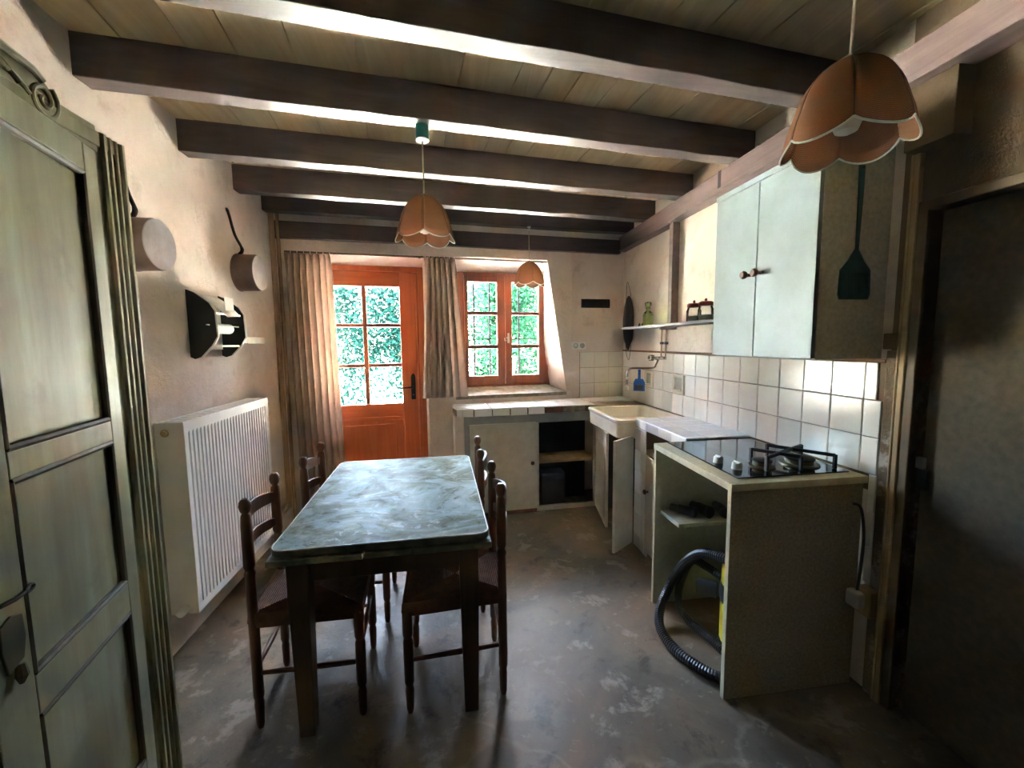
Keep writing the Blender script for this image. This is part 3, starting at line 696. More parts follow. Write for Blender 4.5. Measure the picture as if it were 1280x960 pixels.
# things on the cooker unit's shelf
def nozzle(loc, rz, ln, r_, lab):
    M = Matrix.Translation(loc) @ Matrix.Rotation(rz, 4, 'Z') @ Matrix.Rotation(R(90), 4, 'Y')
    t = thing('vacuum_nozzle', lab, 'nozzle', loc, group='vacuum nozzles on the cooker unit shelf')
    part('tube', MB().lathe([(r_*.8, 0), (r_*.85, ln*.3), (r_, ln*.32), (r_, ln*.9), (r_*.92, ln)], 16, M), M_BLACK, t, smooth=True, world=True)
    part('collar', MB().lathe([(r_*1.12, ln*.86), (r_*1.12, ln*.98)], 16, M), M_GREYPL, t, smooth=True, world=True)
nozzle((1.15, 2.055, .563), R(-50), .13, .024, 'straight black vacuum nozzle at the shelf edge of the cooker unit')
nozzle((1.27, 2.05, .568), R(-75), .12, .029, 'black vacuum nozzle in the middle of the cooker unit shelf')
nozzle((1.40, 2.04, .565), R(-100), .12, .026, 'black vacuum nozzle deepest in on the cooker unit shelf')
bagm = MB(); rings = []
for i in range(7):
    t_ = i/6; rings.append([(1.52+(.06*math.sin(math.pi*(.15+.8*t_)))*math.cos(a)*(1+.25*math.sin(5*a+i)), 1.99+(.065*math.sin(math.pi*(.15+.8*t_)))*math.sin(a)*(1+.25*math.cos(4*a+2*i)), .537+.12*t_) for a in [2*math.pi*k/14 for k in range(14)]])
single('plastic_bag', bagm.loft(rings, cap0=True, cap1=True), m_glass('clear_plastic', (.8, .82, .84)), 'crumpled clear plastic bag behind the nozzles on the cooker unit shelf', 'bag')
# vacuum cleaner and hose
vc = thing('vacuum_cleaner', 'yellow and black canister vacuum cleaner inside the cooker unit', 'vacuum cleaner', (1.36, 1.66, 0))
part('tank', MB().lathe([(.13, .05), (.15, .07), (.152, .24), (.14, .26)], 24, Matrix.Translation((1.345, 1.635, 0))), M_YEL, vc, smooth=True, world=True)
part('motor_head', MB().lathe([(.155, .26), (.158, .30), (.15, .34)], 24, Matrix.Translation((1.345, 1.635, 0))), M_BLACK, vc, smooth=True, world=True)
part('lid', MB().lathe([(.15, .34), (.148, .43), (.11, .48), (.05, .50)], 24, Matrix.Translation((1.345, 1.635, 0))), M_YEL, vc, smooth=True, world=True)
part('hose_inlet', MB().tube([(1.22, 1.745, .27), (1.15, 1.80, .27)], .036, 14), M_GREYPL, vc, smooth=True, world=True)
for (a, b_) in ((1.25, 1.54), (1.44, 1.54), (1.25, 1.73), (1.44, 1.73)):
    part('caster', MB().lathe([(.022, -.012), (.025, 0), (.022, .012)], 12, Matrix.Translation((a, b_, .025)) @ Matrix.Rotation(R(90), 4, 'X')), M_BLACK, vc, smooth=True, world=True)
hp = smoothpath([(1.21, 1.50, .026), (1.20, 1.733, .026), (1.165, 1.90, .03), (1.17, 1.99, .07), (1.20, 2.02, .17), (1.215, 1.95, .31), (1.22, 1.84, .34), (1.25, 1.75, .33)], 8)
hp2 = smoothpath([(1.14, 1.50, .026), (1.07, 1.55, .026), (1.0, 1.684, .026), (.99, 1.821, .03), (1.03, 1.93, .05), (1.10, 1.99, .12), (1.16, 1.97, .26), (1.17, 1.84, .40), (1.17, 1.72, .465), (1.20, 1.60, .49), (1.26, 1.55, .49)], 10)
def corr(path, r_):
    out = []; rr = []
    # resample finely with ribs
    L = [0]
    for i in range(1, len(path)): L.append(L[-1]+(path[i]-path[i-1]).length)
    n_ = int(L[-1]/.006); j = 0
    for i in range(n_+1):
        d = L[-1]*i/n_
        while j < len(L)-2 and L[j+1] < d: j += 1
        t_ = (d-L[j])/max(1e-6, L[j+1]-L[j]); out.append(path[j].lerp(path[j+1], t_)); rr.append(r_*(1.0 if i % 2 else .88))
    return out, rr
hs = thing('vacuum_hose', 'coiled black corrugated hose spilling out of the cooker unit', 'hose', (1.0, 1.75, 0))
a, b_ = corr(hp, .021); part('hose_loop', MB().tube(a, b_, 10), M_BLACK, hs, smooth=False, world=True)
a, b_ = corr(hp2, .024); part('hose_loop', MB().tube(a, b_, 10), M_BLACK, hs, smooth=False, world=True)
# socket and lead by the cooker unit
single('power_lead', MB().tube(smoothpath([(1.59, 1.438, .79), (1.615, 1.425, .77), (1.625, 1.415, .65), (1.612, 1.41, .50), (1.60, 1.405, .44)], 6), .006, 8), M_BLACK, 'black power lead hanging down beside the cooker unit', 'cable', smooth=True)
oc = thing('floor_socket', 'yellowed wall socket block with plug at the end of the black lead', 'socket', (1.62, 1.39, .36))
part('plug', MB().box(1.572, 1.61, 1.375, 1.43, .375, .44, c=.008), M_WHITE, oc, world=True)
part('box', MB().box(1.615, 1.672, 1.36, 1.43, .34, .45, c=.006), M_JAMB, oc, world=True)

# ------------------------------------------------------------------ wall cupboard
wc = thing('wall_cupboard', 'pale blue-grey two-door wall cupboard above the tiles', 'cupboard', (1.5, 1.74, 1.373))
CX = 1.36
part('side_panel', MB().box(CX+.018, XR-.001, 1.437, 1.453, 1.373, 2.16), M_CABS, wc, world=True)
part('side_panel', MB().box(CX+.018, XR-.001, 2.042, 2.058, 1.373, 2.16), M_CABW, wc, world=True)
part('bottom_panel', MB().box(CX+.018, XR-.001, 1.453, 2.042, 1.373, 1.389), M_CABW, wc, world=True)
part('top_panel', MB().box(CX-.004, XR-.001, 1.437, 2.058, 2.145, 2.17), M_CABW, wc, world=True, b=.002)
part('back_panel', MB().box(XR-.008, XR-.001, 1.453, 2.042, 1.389, 2.145), M_CABW, wc, world=True)
for y0_, y1_, ky in ((1.439, 1.752, 1.722), (1.758, 2.056, 1.79)):
    d_ = part('door', MB().box(CX, CX+.018, y0_, y1_, 1.377, 2.142), M_CABW, wc, world=True, b=.002)
    kk = part('knob', MB().lathe([(.008, 0), (.008, .02), (.017, .028), (.019, .038), (.013, .046)], 14, Matrix.Translation((CX, ky, 1.745)) @ Matrix.Rotation(R(-90), 4, 'Y')), M_KNOB, d_, smooth=True)
fs_ = thing('fly_swatter', 'teal plastic fly swatter hanging on the side of the wall cupboard', 'fly swatter', (1.52, 1.43, 1.60))
FSM = Matrix.Translation((1.523, 1.434, 0)) @ Matrix.Rotation(R(90), 4, 'X')
part('handle', MB().prism([(-.012, 2.09), (.012, 2.09), (.012, 1.99), (.006, 1.78), (-.006, 1.78), (-.008, 1.99)], 0, .005, FSM), M_TEAL, fs_, world=True)
part('blade', MB().prism([(-.062, 1.60), (.062, 1.60), (.07, 1.62), (.066, 1.71), (.035, 1.745), (.006, 1.79), (-.006, 1.79), (-.035, 1.745), (-.066, 1.71), (-.07, 1.62)], 0, .003, FSM), M_TEAL, fs_, world=True)
for i in range(9):
    xx = -.056+i*.014; part('blade_rib', MB().box(xx-.002, xx+.002, -.0045, 0, 1.605, 1.70, Matrix.Translation((1.523, 1.434, 0))), M_TEAL, fs_, world=True)
part('nail', MB().tube([(1.523, 1.437, 2.08), (1.523, 1.425, 2.08)], .004, 6), M_IRON, fs_, world=True)

# ------------------------------------------------------------------ shelf and what stands on it
sf = thing('wall_shelf', 'thin grey painted wall shelf running into the wall cupboard', 'shelf', (1.58, 2.9, 1.555))
part('board', MB().box(1.50, XR-.001, 2.062, 3.60, 1.556, 1.574), M_SHELFM, sf, world=True, b=.002)
part('bracket', MB().box(1.54, XR-.001, 2.97, 2.985, 1.535, 1.556), M_SHELFM, sf, world=True)
SZ = 1.5745
bt = thing('glass_bottle', 'green glass bottle with a flat stopper on the wall shelf', 'bottle', (1.585, 3.265, SZ))
part('body', MB().lathe([(.036, 0), (.042, .006), (.043, .085), (.036, .105), (.019, .12), (.017, .15)], 8), M_GGREEN, bt, smooth=False)
part('stopper', MB().lathe([(.013, .145), (.014, .155), (.025, .158), (.026, .185), (.02, .19)], 10), M_GGREEN, bt, smooth=True)
part('collar', MB().lathe([(.019, .138), (.021, .148), (.018, .153)], 12), M_GGREEN, bt, smooth=True)
for (jy, lab) in ((2.585, 'glass jar with red lid on the shelf, further from the cupboard'), (2.455, 'glass jar with red lid on the shelf, touching the wall cupboard')):
    j = thing('glass_jar', lab, 'jar', (1.57, jy, SZ), group='glass jars on the wall shelf')
    part('body', MB().lathe([(.040, 0), (.046, .006), (.046, .07), (.038, .088), (.036, .098)], 20), M_JAR, j, smooth=True)
    part('contents', MB().lathe([(.038, .004), (.040, .012), (.040, .035)], 16), simple('jar_contents', (206, 200, 184), .8), j, smooth=True)
    l_ = part('lid', MB().lathe([(.042, .092), (.043, .112), (.034, .118)], 20), M_RED, j, smooth=True)
    part('knob', MB().lathe([(.006, .118), (.009, .132), (.004, .137)], 10), M_RED, l_, smooth=True)
for yy, lab in ((3.42, 'tiny dark peg on the shelf, nearer the corner'), (3.36, 'tiny dark peg on the shelf, nearer the green bottle')):
    single('shelf_peg', MB().lathe([(.008, SZ), (.01, SZ+.012), (.004, SZ+.03)], 8, Matrix.Translation((1.585, yy, 0))), M_GREYPL, lab, 'peg', smooth=True, group='dark pegs on the shelf')
# pointed dark fitting in the corner with its wire
pf = thing('corner_fitting', 'dark pointed boat-shaped fitting hanging in the corner with a loose wire', 'fitting', (1.60, 3.66, 1.36))
rg = []
for z, w_, x_ in ((1.375, .010, 0), (1.42, .022, 0), (1.47, .040, 0), (1.56, .052, 0), (1.66, .052, 0), (1.76, .042, 0), (1.83, .026, 0), (1.865, .010, 0)):
    rg.append([(1.63+x_+w_*1.0*math.cos(a), 3.75+w_*.9*math.sin(a), z) for a in [2*math.pi*k/12 for k in range(12)]])
part('body', MB().loft(rg, cap0=True, cap1=True), M_GREYPL, pf, smooth=True, world=True)
part('wire', MB().tube(smoothpath([(1.63, 3.70, 1.86), (1.655, 3.85, 2.0), (1.655, 3.87, 1.6), (1.65, 3.84, 1.36), (1.64, 3.76, 1.28), (1.62, 3.68, 1.34), (1.62, 3.66, 1.42)], 6), .0025, 6), M_GREYPL, pf, smooth=True, world=True)

# ------------------------------------------------------------------ tap, dustpan, soap dishes, socket, plaque
tp = thing('tap', 'chrome wall tap with swan spout above the sink', 'tap', (1.6, 3.11, 1.24))
part('body', MB().tube([(1.655, 3.12, 1.318), (1.62, 3.11, 1.318), (1.58, 3.11, 1.318)], .015, 10).tube([(1.655, 3.08, 1.318), (1.655, 3.18, 1.318)], .012, 10), M_CHROME, tp, smooth=True, world=True)
part('spout', MB().tube(smoothpath([(1.60, 3.105, 1.31), (1.585, 3.11, 1.27), (1.565, 3.13, 1.242), (1.47, 3.25, 1.235), (1.44, 3.285, 1.225), (1.43, 3.30, 1.18), (1.43, 3.30, 1.10)], 6), .008, 8), M_CHROME, tp, smooth=True, world=True)
part('nozzle', MB().lathe([(.010, 1.05), (.014, 1.055), (.014, 1.08), (.009, 1.085)], 10, Matrix.Translation((1.43, 3.30, 0))).lathe([(.012, 1.14), (.012, 1.16)], 10, Matrix.Translation((1.43, 3.30, 0))), M_WHITE, tp, smooth=True, world=True)
part('knob', MB().lathe([(.008, 0), (.012, .02), (.022, .025), (.026, .06), (.02, .065)], 8, Matrix.Translation((1.59, 3.12, 1.32)) @ Matrix.Rotation(R(-60), 4, 'Z') @ Matrix.Rotation(R(-90), 4, 'Y')), M_JAR, tp, world=True)
for yy, z1 in ((3.165, 1.556), (3.095, 1.556)):
    pp = part('supply_pipe', MB().tube([(1.655, yy, 1.315), (1.655, yy, z1)], .007, 8), M_PIPE, tp, smooth=True, world=True)
    part('clip', MB().box(1.645, 1.669, yy-.012, yy+.012, 1.425, 1.445), M_GREYPL, pp, b=.002)
dp = thing('dustpan', 'small blue plastic dustpan hanging from the tap spout', 'dustpan', (1.54, 3.24, 1.05))
DPM = Matrix.Translation((1.50, 3.222, 0)) @ Matrix.Rotation(R(-34), 4, 'Z') @ Matrix.Rotation(R(90), 4, 'X')
part('pan', MB().prism([(-.045, 1.05), (.045, 1.05), (.045, 1.12), (.03, 1.15), (-.03, 1.15), (-.045, 1.12)], -.006, .006, DPM), M_BLUE, dp, world=True, b=.003)
part('handle', MB().prism([(-.011, 1.145), (.011, 1.145), (.010, 1.225), (-.010, 1.225)], -.005, .005, DPM), M_BLUE, dp, world=True, b=.002)
part('insert', MB().prism([(-.032, 1.06), (.032, 1.06), (.032, 1.10), (-.032, 1.10)], -.008, .008, DPM), M_GREYPL, dp, world=True)
for yy, lab in ((3.358, 'white ceramic soap dish set in the tiles beside the blue dustpan'), (2.88, 'white ceramic soap dish set in the tiles right of the tap')):
    sdh = thing('soap_dish', lab, 'soap dish', (1.64, yy, 1.06), group='soap dishes set in the tiles')
    y0_, y1_, z0_, z1_ = yy-.072, yy+.072, 1.062, 1.204
    part('frame', MB().box(1.640, 1.656, y0_, y0_+.024, z0_, z1_, c=.003).box(1.640, 1.656, y1_-.024, y1_, z0_, z1_, c=.003).box(1.640, 1.656, y0_+.024, y1_-.024, z1_-.02, z1_, c=.003).box(1.640, 1.656, y0_+.024, y1_-.024, z0_, z0_+.024, c=.003), M_CER, sdh, world=True)
    part('recess', MB().box(1.652, 1.6555, y0_+.024, y1_-.024, z0_+.024, z1_-.02), simple('recess_glaze', (186, 180, 166), .25), sdh, world=True)
    part('lip', MB().tube([(1.638, y0_+.03, z0_+.03), (1.622, y0_+.045, z0_+.03), (1.622, y1_-.045, z0_+.03), (1.638, y1_-.03, z0_+.03)], .008, 8), M_CER, sdh, smooth=True, world=True)
so_ = thing('double_socket', 'white double power socket on the far wall beside the window', 'socket', FAR @ Matrix.Translation((sx(1.197, QF), QF, 1.382)))
part('plate', MB().box(-.075, .075, -.014, -.001, 0, .068, c=.004), M_WHITE, so_)
for x_ in (-.032, .036): part('outlet', MB().lathe([(.024, 0), (.024, .003), (.02, .002), (.018, -.004)], 16, Matrix.Translation((x_, -.014, .034)) @ Matrix.Rotation(R(90), 4, 'X')), simple('socket_grey', (150, 148, 144), .4), so_, smooth=True)
part('conduit', MB().box(-.062, -.050, -.012, -.001, .068, .885), M_PF, so_)
single('wall_plaque', MB().box(sx(1.222, QF), sx(1.518, QF), QF-.016, QF-.001, 1.772, 1.855, c=.007), M_GREYPL, 'dark grey rounded bar fixed on the far wall above the double socket', 'wall bar', xf=FAR)

# ------------------------------------------------------------------ table
TB = Matrix.Translation((-.272, 2.05, 0)) @ Matrix.Rotation(R(1.6), 4, 'Z')
tb = thing('table', 'extending kitchen table with a peeling pale green top and wooden legs', 'table', TB)
HX, HY = .382, .558
def slabr(hx, hy, z0, z1, r_=.045): 
    return MB().loft([rrect(-hx+.004, hx-.004, -hy+.004, hy-.004, r_-.004, z0), rrect(-hx, hx, -hy, hy, r_, z0+.004), rrect(-hx, hx, -hy, hy, r_, z1-.003), rrect(-hx+.003, hx-.003, -hy+.003, hy-.003, r_-.003, z1)], cap0=True, cap1=True)
part('tabletop', slabr(HX, HY, .722, .75), M_TEDGE, tb, smooth=True)
part('top_surface', MB().prism([(x_, y_) for x_, y_, _ in rrect(-HX+.006, HX-.006, -HY+.006, HY-.006, .04, 0)], .7500, .7512), M_TTOP, tb)
part('edge_trim', MB().tube([(x_, y_, .749) for x_, y_, _ in rrect(-HX+.003, HX-.003, -HY+.003, HY-.003, .043, 0)], .0028, 6, closed=True), M_TRIM, tb, smooth=True)
for y0_, y1_ in ((-HY-.006, -.004), (.004, HY+.006)):
    part('extension_leaf', MB().box(-HX-.008, -.07, y0_, y1_, .694, .718).box(-.068, .10, y0_+.004, y1_-.004, .694, .718).box(.102, HX+.006, y0_, y1_, .694, .718), M_TEDGE, tb, b=.004)
ax, ay = .305, .485
for sx_ in (-1, 1):
    for sy_ in (-1, 1):
        part('leg', MB().loft([[(sx_*ax+a*w_, sy_*ay+b_*w_, z) for a, b_ in ((-1, -1), (1, -1), (1, 1), (-1, 1))] for z, w_ in ((0, .027), (.55, .036), (.69, .036))], cap0=True, cap1=True), M_TWOOD, tb, b=.003)
for sy_ in (-1, 1): part('apron', MB().box(-ax+.034, ax-.034, sy_*ay-.014, sy_*ay+.014, .60, .692), M_TWOOD, tb, b=.002)
for sx_ in (-1, 1): part('apron', MB().box(sx_*ax-.014, sx_*ax+.014, -ay+.034, ay-.034, .60, .692), M_TWOOD, tb, b=.002)

# ------------------------------------------------------------------ chairs
def make_chair():
    c = thing('dining_chair', 'x', 'chair', None, group='rush-seated chairs at the table')
    bw, fw, dp_ = .160, .185, .375
    prof_b = [(.011, 0), (.015, .02), (.017, .10), (.014, .115), (.019, .13), (.0185, .36), (.019, .44), (.017, .60), (.020, .615), (.015, .63), (.020, .645), (.0195, .80), (.017, .835), (.012, .845), (.018, .856), (.0215, .872), (.019, .888), (.010, .898)]
    prof_f = [(.011, 0), (.015, .02), (.017, .10), (.013, .115), (.019, .13), (.020, .30), (.015, .315), (.020, .33), (.020, .44), (.014, .452)]
    for s_ in (-1, 1):
        part('back_post', MB().lathe(prof_b, 14, Matrix.Translation((0, s_*bw, 0))), M_CHAIR, c, smooth=True)
        part('front_leg', MB().lathe(prof_f, 14, Matrix.Translation((dp_, s_*fw, 0))), M_CHAIR, c, smooth=True)
    for z0_, h_ in ((.775, .065), (.665, .055)):
        n = 16; rings = []
        for i in range(n+1):
            t_ = i/n; y_ = -bw+2*bw*t_; b_ = math.sin(math.pi*t_); x_ = -.038*b_; top = z0_+h_*(.62+.38*b_)
            rings.append([(x_-.006, y_, z0_+.006*b_), (x_+.006, y_, z0_+.006*b_), (x_+.006, y_, top), (x_-.006, y_, top)])
        part('back_slat', MB().loft(rings, cap0=True, cap1=True), M_CHAIR, c, smooth=False, b=.002)
    for z_ in (.22,):
        for s_ in (-1, 1): part('stretcher', MB().tube([(0, s_*bw, z_), (dp_*.5, s_*(bw+fw)/2, z_), (dp_, s_*fw, z_)], [.008, .011, .008], 8), M_CHAIR, c, smooth=True)
    part('stretcher', MB().tube([(dp_, -fw, .27), (dp_, 0, .27), (dp_, fw, .27)], [.008, .011, .008], 8), M_CHAIR, c, smooth=True)
    part('stretcher', MB().tube([(0, -bw, .24), (0, 0, .24), (0, bw, .24)], [.008, .011, .008], 8), M_CHAIR, c, smooth=True)
    part('seat_rail', MB().add([(-.012, -bw-.012, .405), (dp_+.014, -fw-.014, .405), (dp_+.014, fw+.014, .405), (-.012, bw+.012, .405), (-.012, -bw-.012, .432), (dp_+.014, -fw-.014, .432), (dp_+.014, fw+.014, .432), (-.012, bw+.012, .432)],
         [(3, 2, 1, 0), (4, 5, 6, 7), (0, 1, 5, 4), (1, 2, 6, 5), (2, 3, 7, 6), (3, 0, 4, 7)]), M_CHAIR, c, b=.004)
    rings = []; n = 26
    cx = dp_/2
    for i in range(n*2+1):
        t_ = i/(n*2); k = 1-t_*.985; z_ = .462-.010*t_+(.0035 if i % 2 else 0) if i > 0 else .43
        rings.append([(cx+(X_-cx)*k, Y_*k, z_) for X_, Y_ in ((-.016, -bw-.016), (dp_+.02, -fw-.02), (dp_+.02, fw+.02), (-.016, bw+.016))])
    part('rush_seat', MB().loft(rings, cap1=True), M_RUSH, c)
    return c
ch0 = make_chair()
CH = [((-.765, 1.765), 4, 'rush-seated wooden chair at the near left of the table, in front of the radiator'),
      ((-.745, 2.335), 2, 'rush-seated wooden chair at the far left of the table, beside the long curtain'),
      ((.178, 1.775), 181, 'rush-seated wooden chair at the near right of the table'),
      ((.140, 2.325), 179, 'rush-seated wooden chair at the far right of the table, nearest the window')]
for i, (p_, a, lab) in enumerate(CH):
    c = ch0 if i == 0 else copy_tree(ch0)
    c.location = (p_[0], p_[1], 0); c.rotation_euler = (0, 0, R(a)); c['label'] = lab

# ------------------------------------------------------------------ radiator
rd = thing('radiator', 'white ribbed panel radiator on the left wall', 'radiator', (-1.27, 2.5, .2))
RY0, RY1, RZ0, RZ1, RX = 2.06, 2.95, .205, 1.11, -1.20
pr = []; n = 27; m_ = .03
ys = [(RY0+.004, 0)]
for i in range(n):
    a = RY0+m_+(RY1-RY0-2*m_)*i/n; d = (RY1-RY0-2*m_)/n
    ys += [(a+d*.10, 0), (a+d*.22, -.009), (a+d*.42, -.009), (a+d*.54, 0)]
ys.append((RY1-.004, 0))
def row(z, k): return [(RX+x_*k, y_, z) for y_, x_ in ys]
rows = [row(RZ0, 0), row(RZ0+.035, 0), row(RZ0+.05, 1), row(RZ1-.06, 1), row(RZ1-.045, 0), row(RZ1-.004, 0)]
mb = MB(); L = len(ys)
mb.v = [p_ for r_ in rows for p_ in r_]
for j in range(len(rows)-1):
    for i in range(L-1): mb.f.append((j*L+i, j*L+i+1, (j+1)*L+i+1, (j+1)*L+i))
part('front_panel', mb, M_RAD, rd, world=True)
part('rear_panel', MB().box(-1.315, -1.30, RY0+.01, RY1-.01, RZ0+.01, RZ1-.02), M_RAD, rd, world=True)
for y_ in (RY0, RY1-.006): part('side_cover', MB().box(-1.318, RX+.002, y_, y_+.006, RZ0, RZ1), M_RADS, rd, world=True, b=.002)
for i in range(22):
    y_ = RY0+.02+i*.0395; part('top_slat', MB().box(-1.31, RX-.004, y_, y_+.026, RZ1-.006, RZ1), M_RAD, rd, world=True)
part('top_edge', MB().box(RX-.006, RX+.001, RY0, RY1, RZ1-.008, RZ1+.002).box(-1.318, -1.308, RY0, RY1, RZ1-.008, RZ1+.001), M_RAD, rd, world=True)
part('bleed_plug', MB().lathe([(.018, 0), (.018, .004), (.012, .005), (.011, .012)], 12, Matrix.Translation((-1.275, RY0, RZ1-.045)) @ Matrix.Rotation(R(90), 4, 'X')), M_JAMB, rd, smooth=True, world=True)
part('valve', MB().lathe([(.016, 0), (.018, .02), (.018, .05), (.012, .055)], 12, Matrix.Translation((-1.25, RY0+.002, RZ0+.03)) @ Matrix.Rotation(R(90), 4, 'X')), M_WHITE, rd, smooth=True, world=True)
part('thermostat_knob', MB().lathe([(.014, 0), (.018, .012), (.018, .045), (.012, .05)], 12, Matrix.Translation((-1.23, RY1, RZ1-.03)) @ Matrix.Rotation(R(-90), 4, 'X')), M_WHITE, rd, smooth=True, world=True)
# heating pipes by the curtain
hpip = thing('heating_pipes', 'pair of beige painted heating pipes running down the left corner', 'pipes', (-1.3, 3.5, 0))
for i, (yy, zz) in enumerate(((3.50, .16), (3.45, .21))):
    part('pipe', MB().tube(smoothpath([(-1.305, yy, 2.56), (-1.305, yy, 1.4), (-1.305, yy, zz+.12), (-1.305, yy-.03, zz+.02), (-1.305, yy-.15, zz), (-1.305, 3.0, zz), (-1.305, 2.7, zz)], 5), .011, 8), M_PIPE, hpip, smooth=True, world=True)
part('pipe', MB().tube([(-1.29, 3.548, 2.56), (-1.29, 3.548, .0)], .014, 8), M_PIPE, hpip, smooth=True, world=True)

# ------------------------------------------------------------------ curtains and rail
def curtain(name, X0, X1, B0, B1, z1, z0, folds, amp, lab, q=3.690, seed=1):
    rnd = random.Random(seed); nu, nv = folds*14, 26; mb = MB()
    ph = [rnd.uniform(-.5, .5) for _ in range(folds+2)]; am = [rnd.uniform(.6, 1.25) for _ in range(folds+2)]
    for j in range(nv+1):
        v = j/nv; z = z1+(z0-z1)*v
        for i in range(nu+1):
            u = i/nu; k = u*folds; ki = int(min(k, folds-1e-6)); fr = k-ki
            p_ = ph[ki]*(1-fr)+ph[ki+1]*fr; a_ = am[ki]*(1-fr)+am[ki+1]*fr
            head = max(0, 1-v*14)
            off = amp*(1-.45*head)*a_*math.sin(2*math.pi*k+p_*(1+v))+head*.006*math.sin(2*math.pi*k*2.3)+.006*math.sin(9*v+7*u)*v
            X = (X0+(X1-X0)*u)*(1-v)+(B0+(B1-B0)*u)*v
            X += .010*math.sin(2*math.pi*k*1.0+1.2+p_)*(1-head)
            s_ = sx(X, q); mb.v.append((s_, q-.010+off, z))
    for j in range(nv):
        for i in range(nu): a = j*(nu+1)+i; mb.f.append((a, a+1, a+nu+2, a+nu+1))
    t = thing(name, lab, 'curtain', FAR @ Matrix.Translation((sx((B0+B1)/2, q), q, z0)))
    o = part('cloth', mb, M_CURT, t, smooth=True, world=True, xf=FAR)
    sm = o.modifiers.new('solid', 'SOLIDIFY'); sm.thickness = .0016
    for i in range(folds+1):
        X = X0+(X1-X0)*i/folds
        part('hook', MB().tube([(sx(X, q), q-.004, z1-.01), (sx(X, q), q-.012, z1+.016)], .0028, 6), M_WHITE, t, world=True, xf=FAR)
curtain('curtain', -1.255, -.93, -1.235, -.90, 2.158, .06, 7, .030, 'long beige striped curtain hanging left of the garden door', q=3.675, seed=3)
curtain('curtain', -.205, .045, -.262, .125, 2.168, .985, 6, .028, 'short beige striped curtain hanging between the door and the window', q=3.675, seed=5)
for a, b_, lab in ((-1.26, -.20, 'thin curtain rail across the garden door'), (-.19, .88, 'thin curtain rail across the casement window')):
    single('curtain_rail', MB().box(sx(a, 3.69), sx(b_, 3.69), 3.684, 3.694, 2.166, 2.180).box(sx(a+.03, 3.69), sx(a+.05, 3.69), 3.694, QF-.001, 2.166, 2.178).box(sx(b_-.05, 3.69), sx(b_-.03, 3.69), 3.694, QF-.001, 2.166, 2.178), M_JAMBD, lab, 'curtain rail', xf=FAR, group='curtain rails')

# ------------------------------------------------------------------ pendant lamps
def lamp(loc, top, lab, rose, rz, sc=1.0):
    t = thing('pendant_lamp', lab, 'lamp', Matrix.Translation(loc) @ Matrix.Rotation(rz, 4, 'Z'), group='scalloped woven pendant lamps')
    N = 6; H_ = .20*sc; nu, nv = 10, 12
    def P(k, u, v):
        a = 2*math.pi*(k+u)/N; bulge = 1+.05*math.sin(math.pi*u)*min(1, v*1.6)
        r_ = (.022+.108*math.sin(min(1, v*1.05)*math.pi/2)**.85+.018*max(0, v-.72)**1.0*3.2*(1 if True else 0))*bulge*sc
        zz = H_*(1-v**1.55)+(-.030*sc*math.sin(math.pi*u)**.8*v**3)
        return (r_*math.cos(a), r_*math.sin(a), zz)
    for k in range(N):
        mb = MB()
        for j in range(nv+1):
            for i in range(nu+1): mb.v.append(P(k, i/nu, j/nv))
        for j in range(nv):
            for i in range(nu): a = j*(nu+1)+i; mb.f.append((a, a+1, a+nu+2, a+nu+1))
        pe = part('petal', mb, M_LACE, t, smooth=True); sm = pe.modifiers.new('solid', 'SOLIDIFY'); sm.thickness = .0015
        part('hem', MB().tube([P(k, i/nu, 1) for i in range(nu+1)], .0028*sc, 6), M_TRIM, pe, smooth=True)
        part('wire', MB().tube([P(k, 0, j/nv) for j in range(nv+1)], .0018*sc, 6), M_KNOB, pe, smooth=True)
    part('cap', MB().lathe([(.026*sc, H_-.006), (.024*sc, H_+.004), (.010, H_+.012)], 14), M_KNOB, t, smooth=True)
    part('bulb', MB().lathe([(.012, H_*.55), (.014, H_*.45), (.028, H_*.32), (.031, H_*.2), (.024, H_*.1), (.008, H_*.06)], 16), M_PAPER, t, smooth=True)
    part('lamp_holder', MB().lathe([(.017, H_*.55), (.017, H_*.9), (.008, H_)], 12), M_WHITE, t, smooth=True)
    part('cord', MB().tube([(0, 0, H_), (.002, 0, (top-loc[2]+H_)/2), (0, 0, top-loc[2])], .0035, 8), M_CORD, t, smooth=True)
    if rose == 'green':
        r_ = part('ceiling_rose', MB().lathe([(.026, top-loc[2]-.062), (.029, top-loc[2]-.058), (.029, top-loc[2])], 20), M_GREENR, t, smooth=True)
        part('rose_rim', MB().lathe([(.020, top-loc[2]-.066), (.0285, top-loc[2]-.064), (.0285, top-loc[2]-.056)], 20), M_WHITE, r_, smooth=True)
    else:
        part('hook', MB().tube([(.012, 0, top-loc[2]-.002), (.014, 0, top-loc[2]-.02), (0, 0, top-loc[2]-.035), (-.012, 0, top-loc[2]-.02)], .005, 8).lathe([(.014, top-loc[2]-.008), (.018, top-loc[2])], 12), M_WHITE, t, smooth=True)
lamp((-.105, 2.046, 1.945), 2.43, 'scalloped woven lampshade hanging from a green ceiling rose over the table', 'green', R(-90), .88)
lamp((.680, 3.64, 1.960), 2.43, 'scalloped woven lampshade hanging in front of the casement window', 'white', R(-86), .88)
lamp((.985, .975, 1.945), 2.584, 'scalloped woven lampshade hanging close to the camera before the wall cupboard', 'white', R(-70), .9)

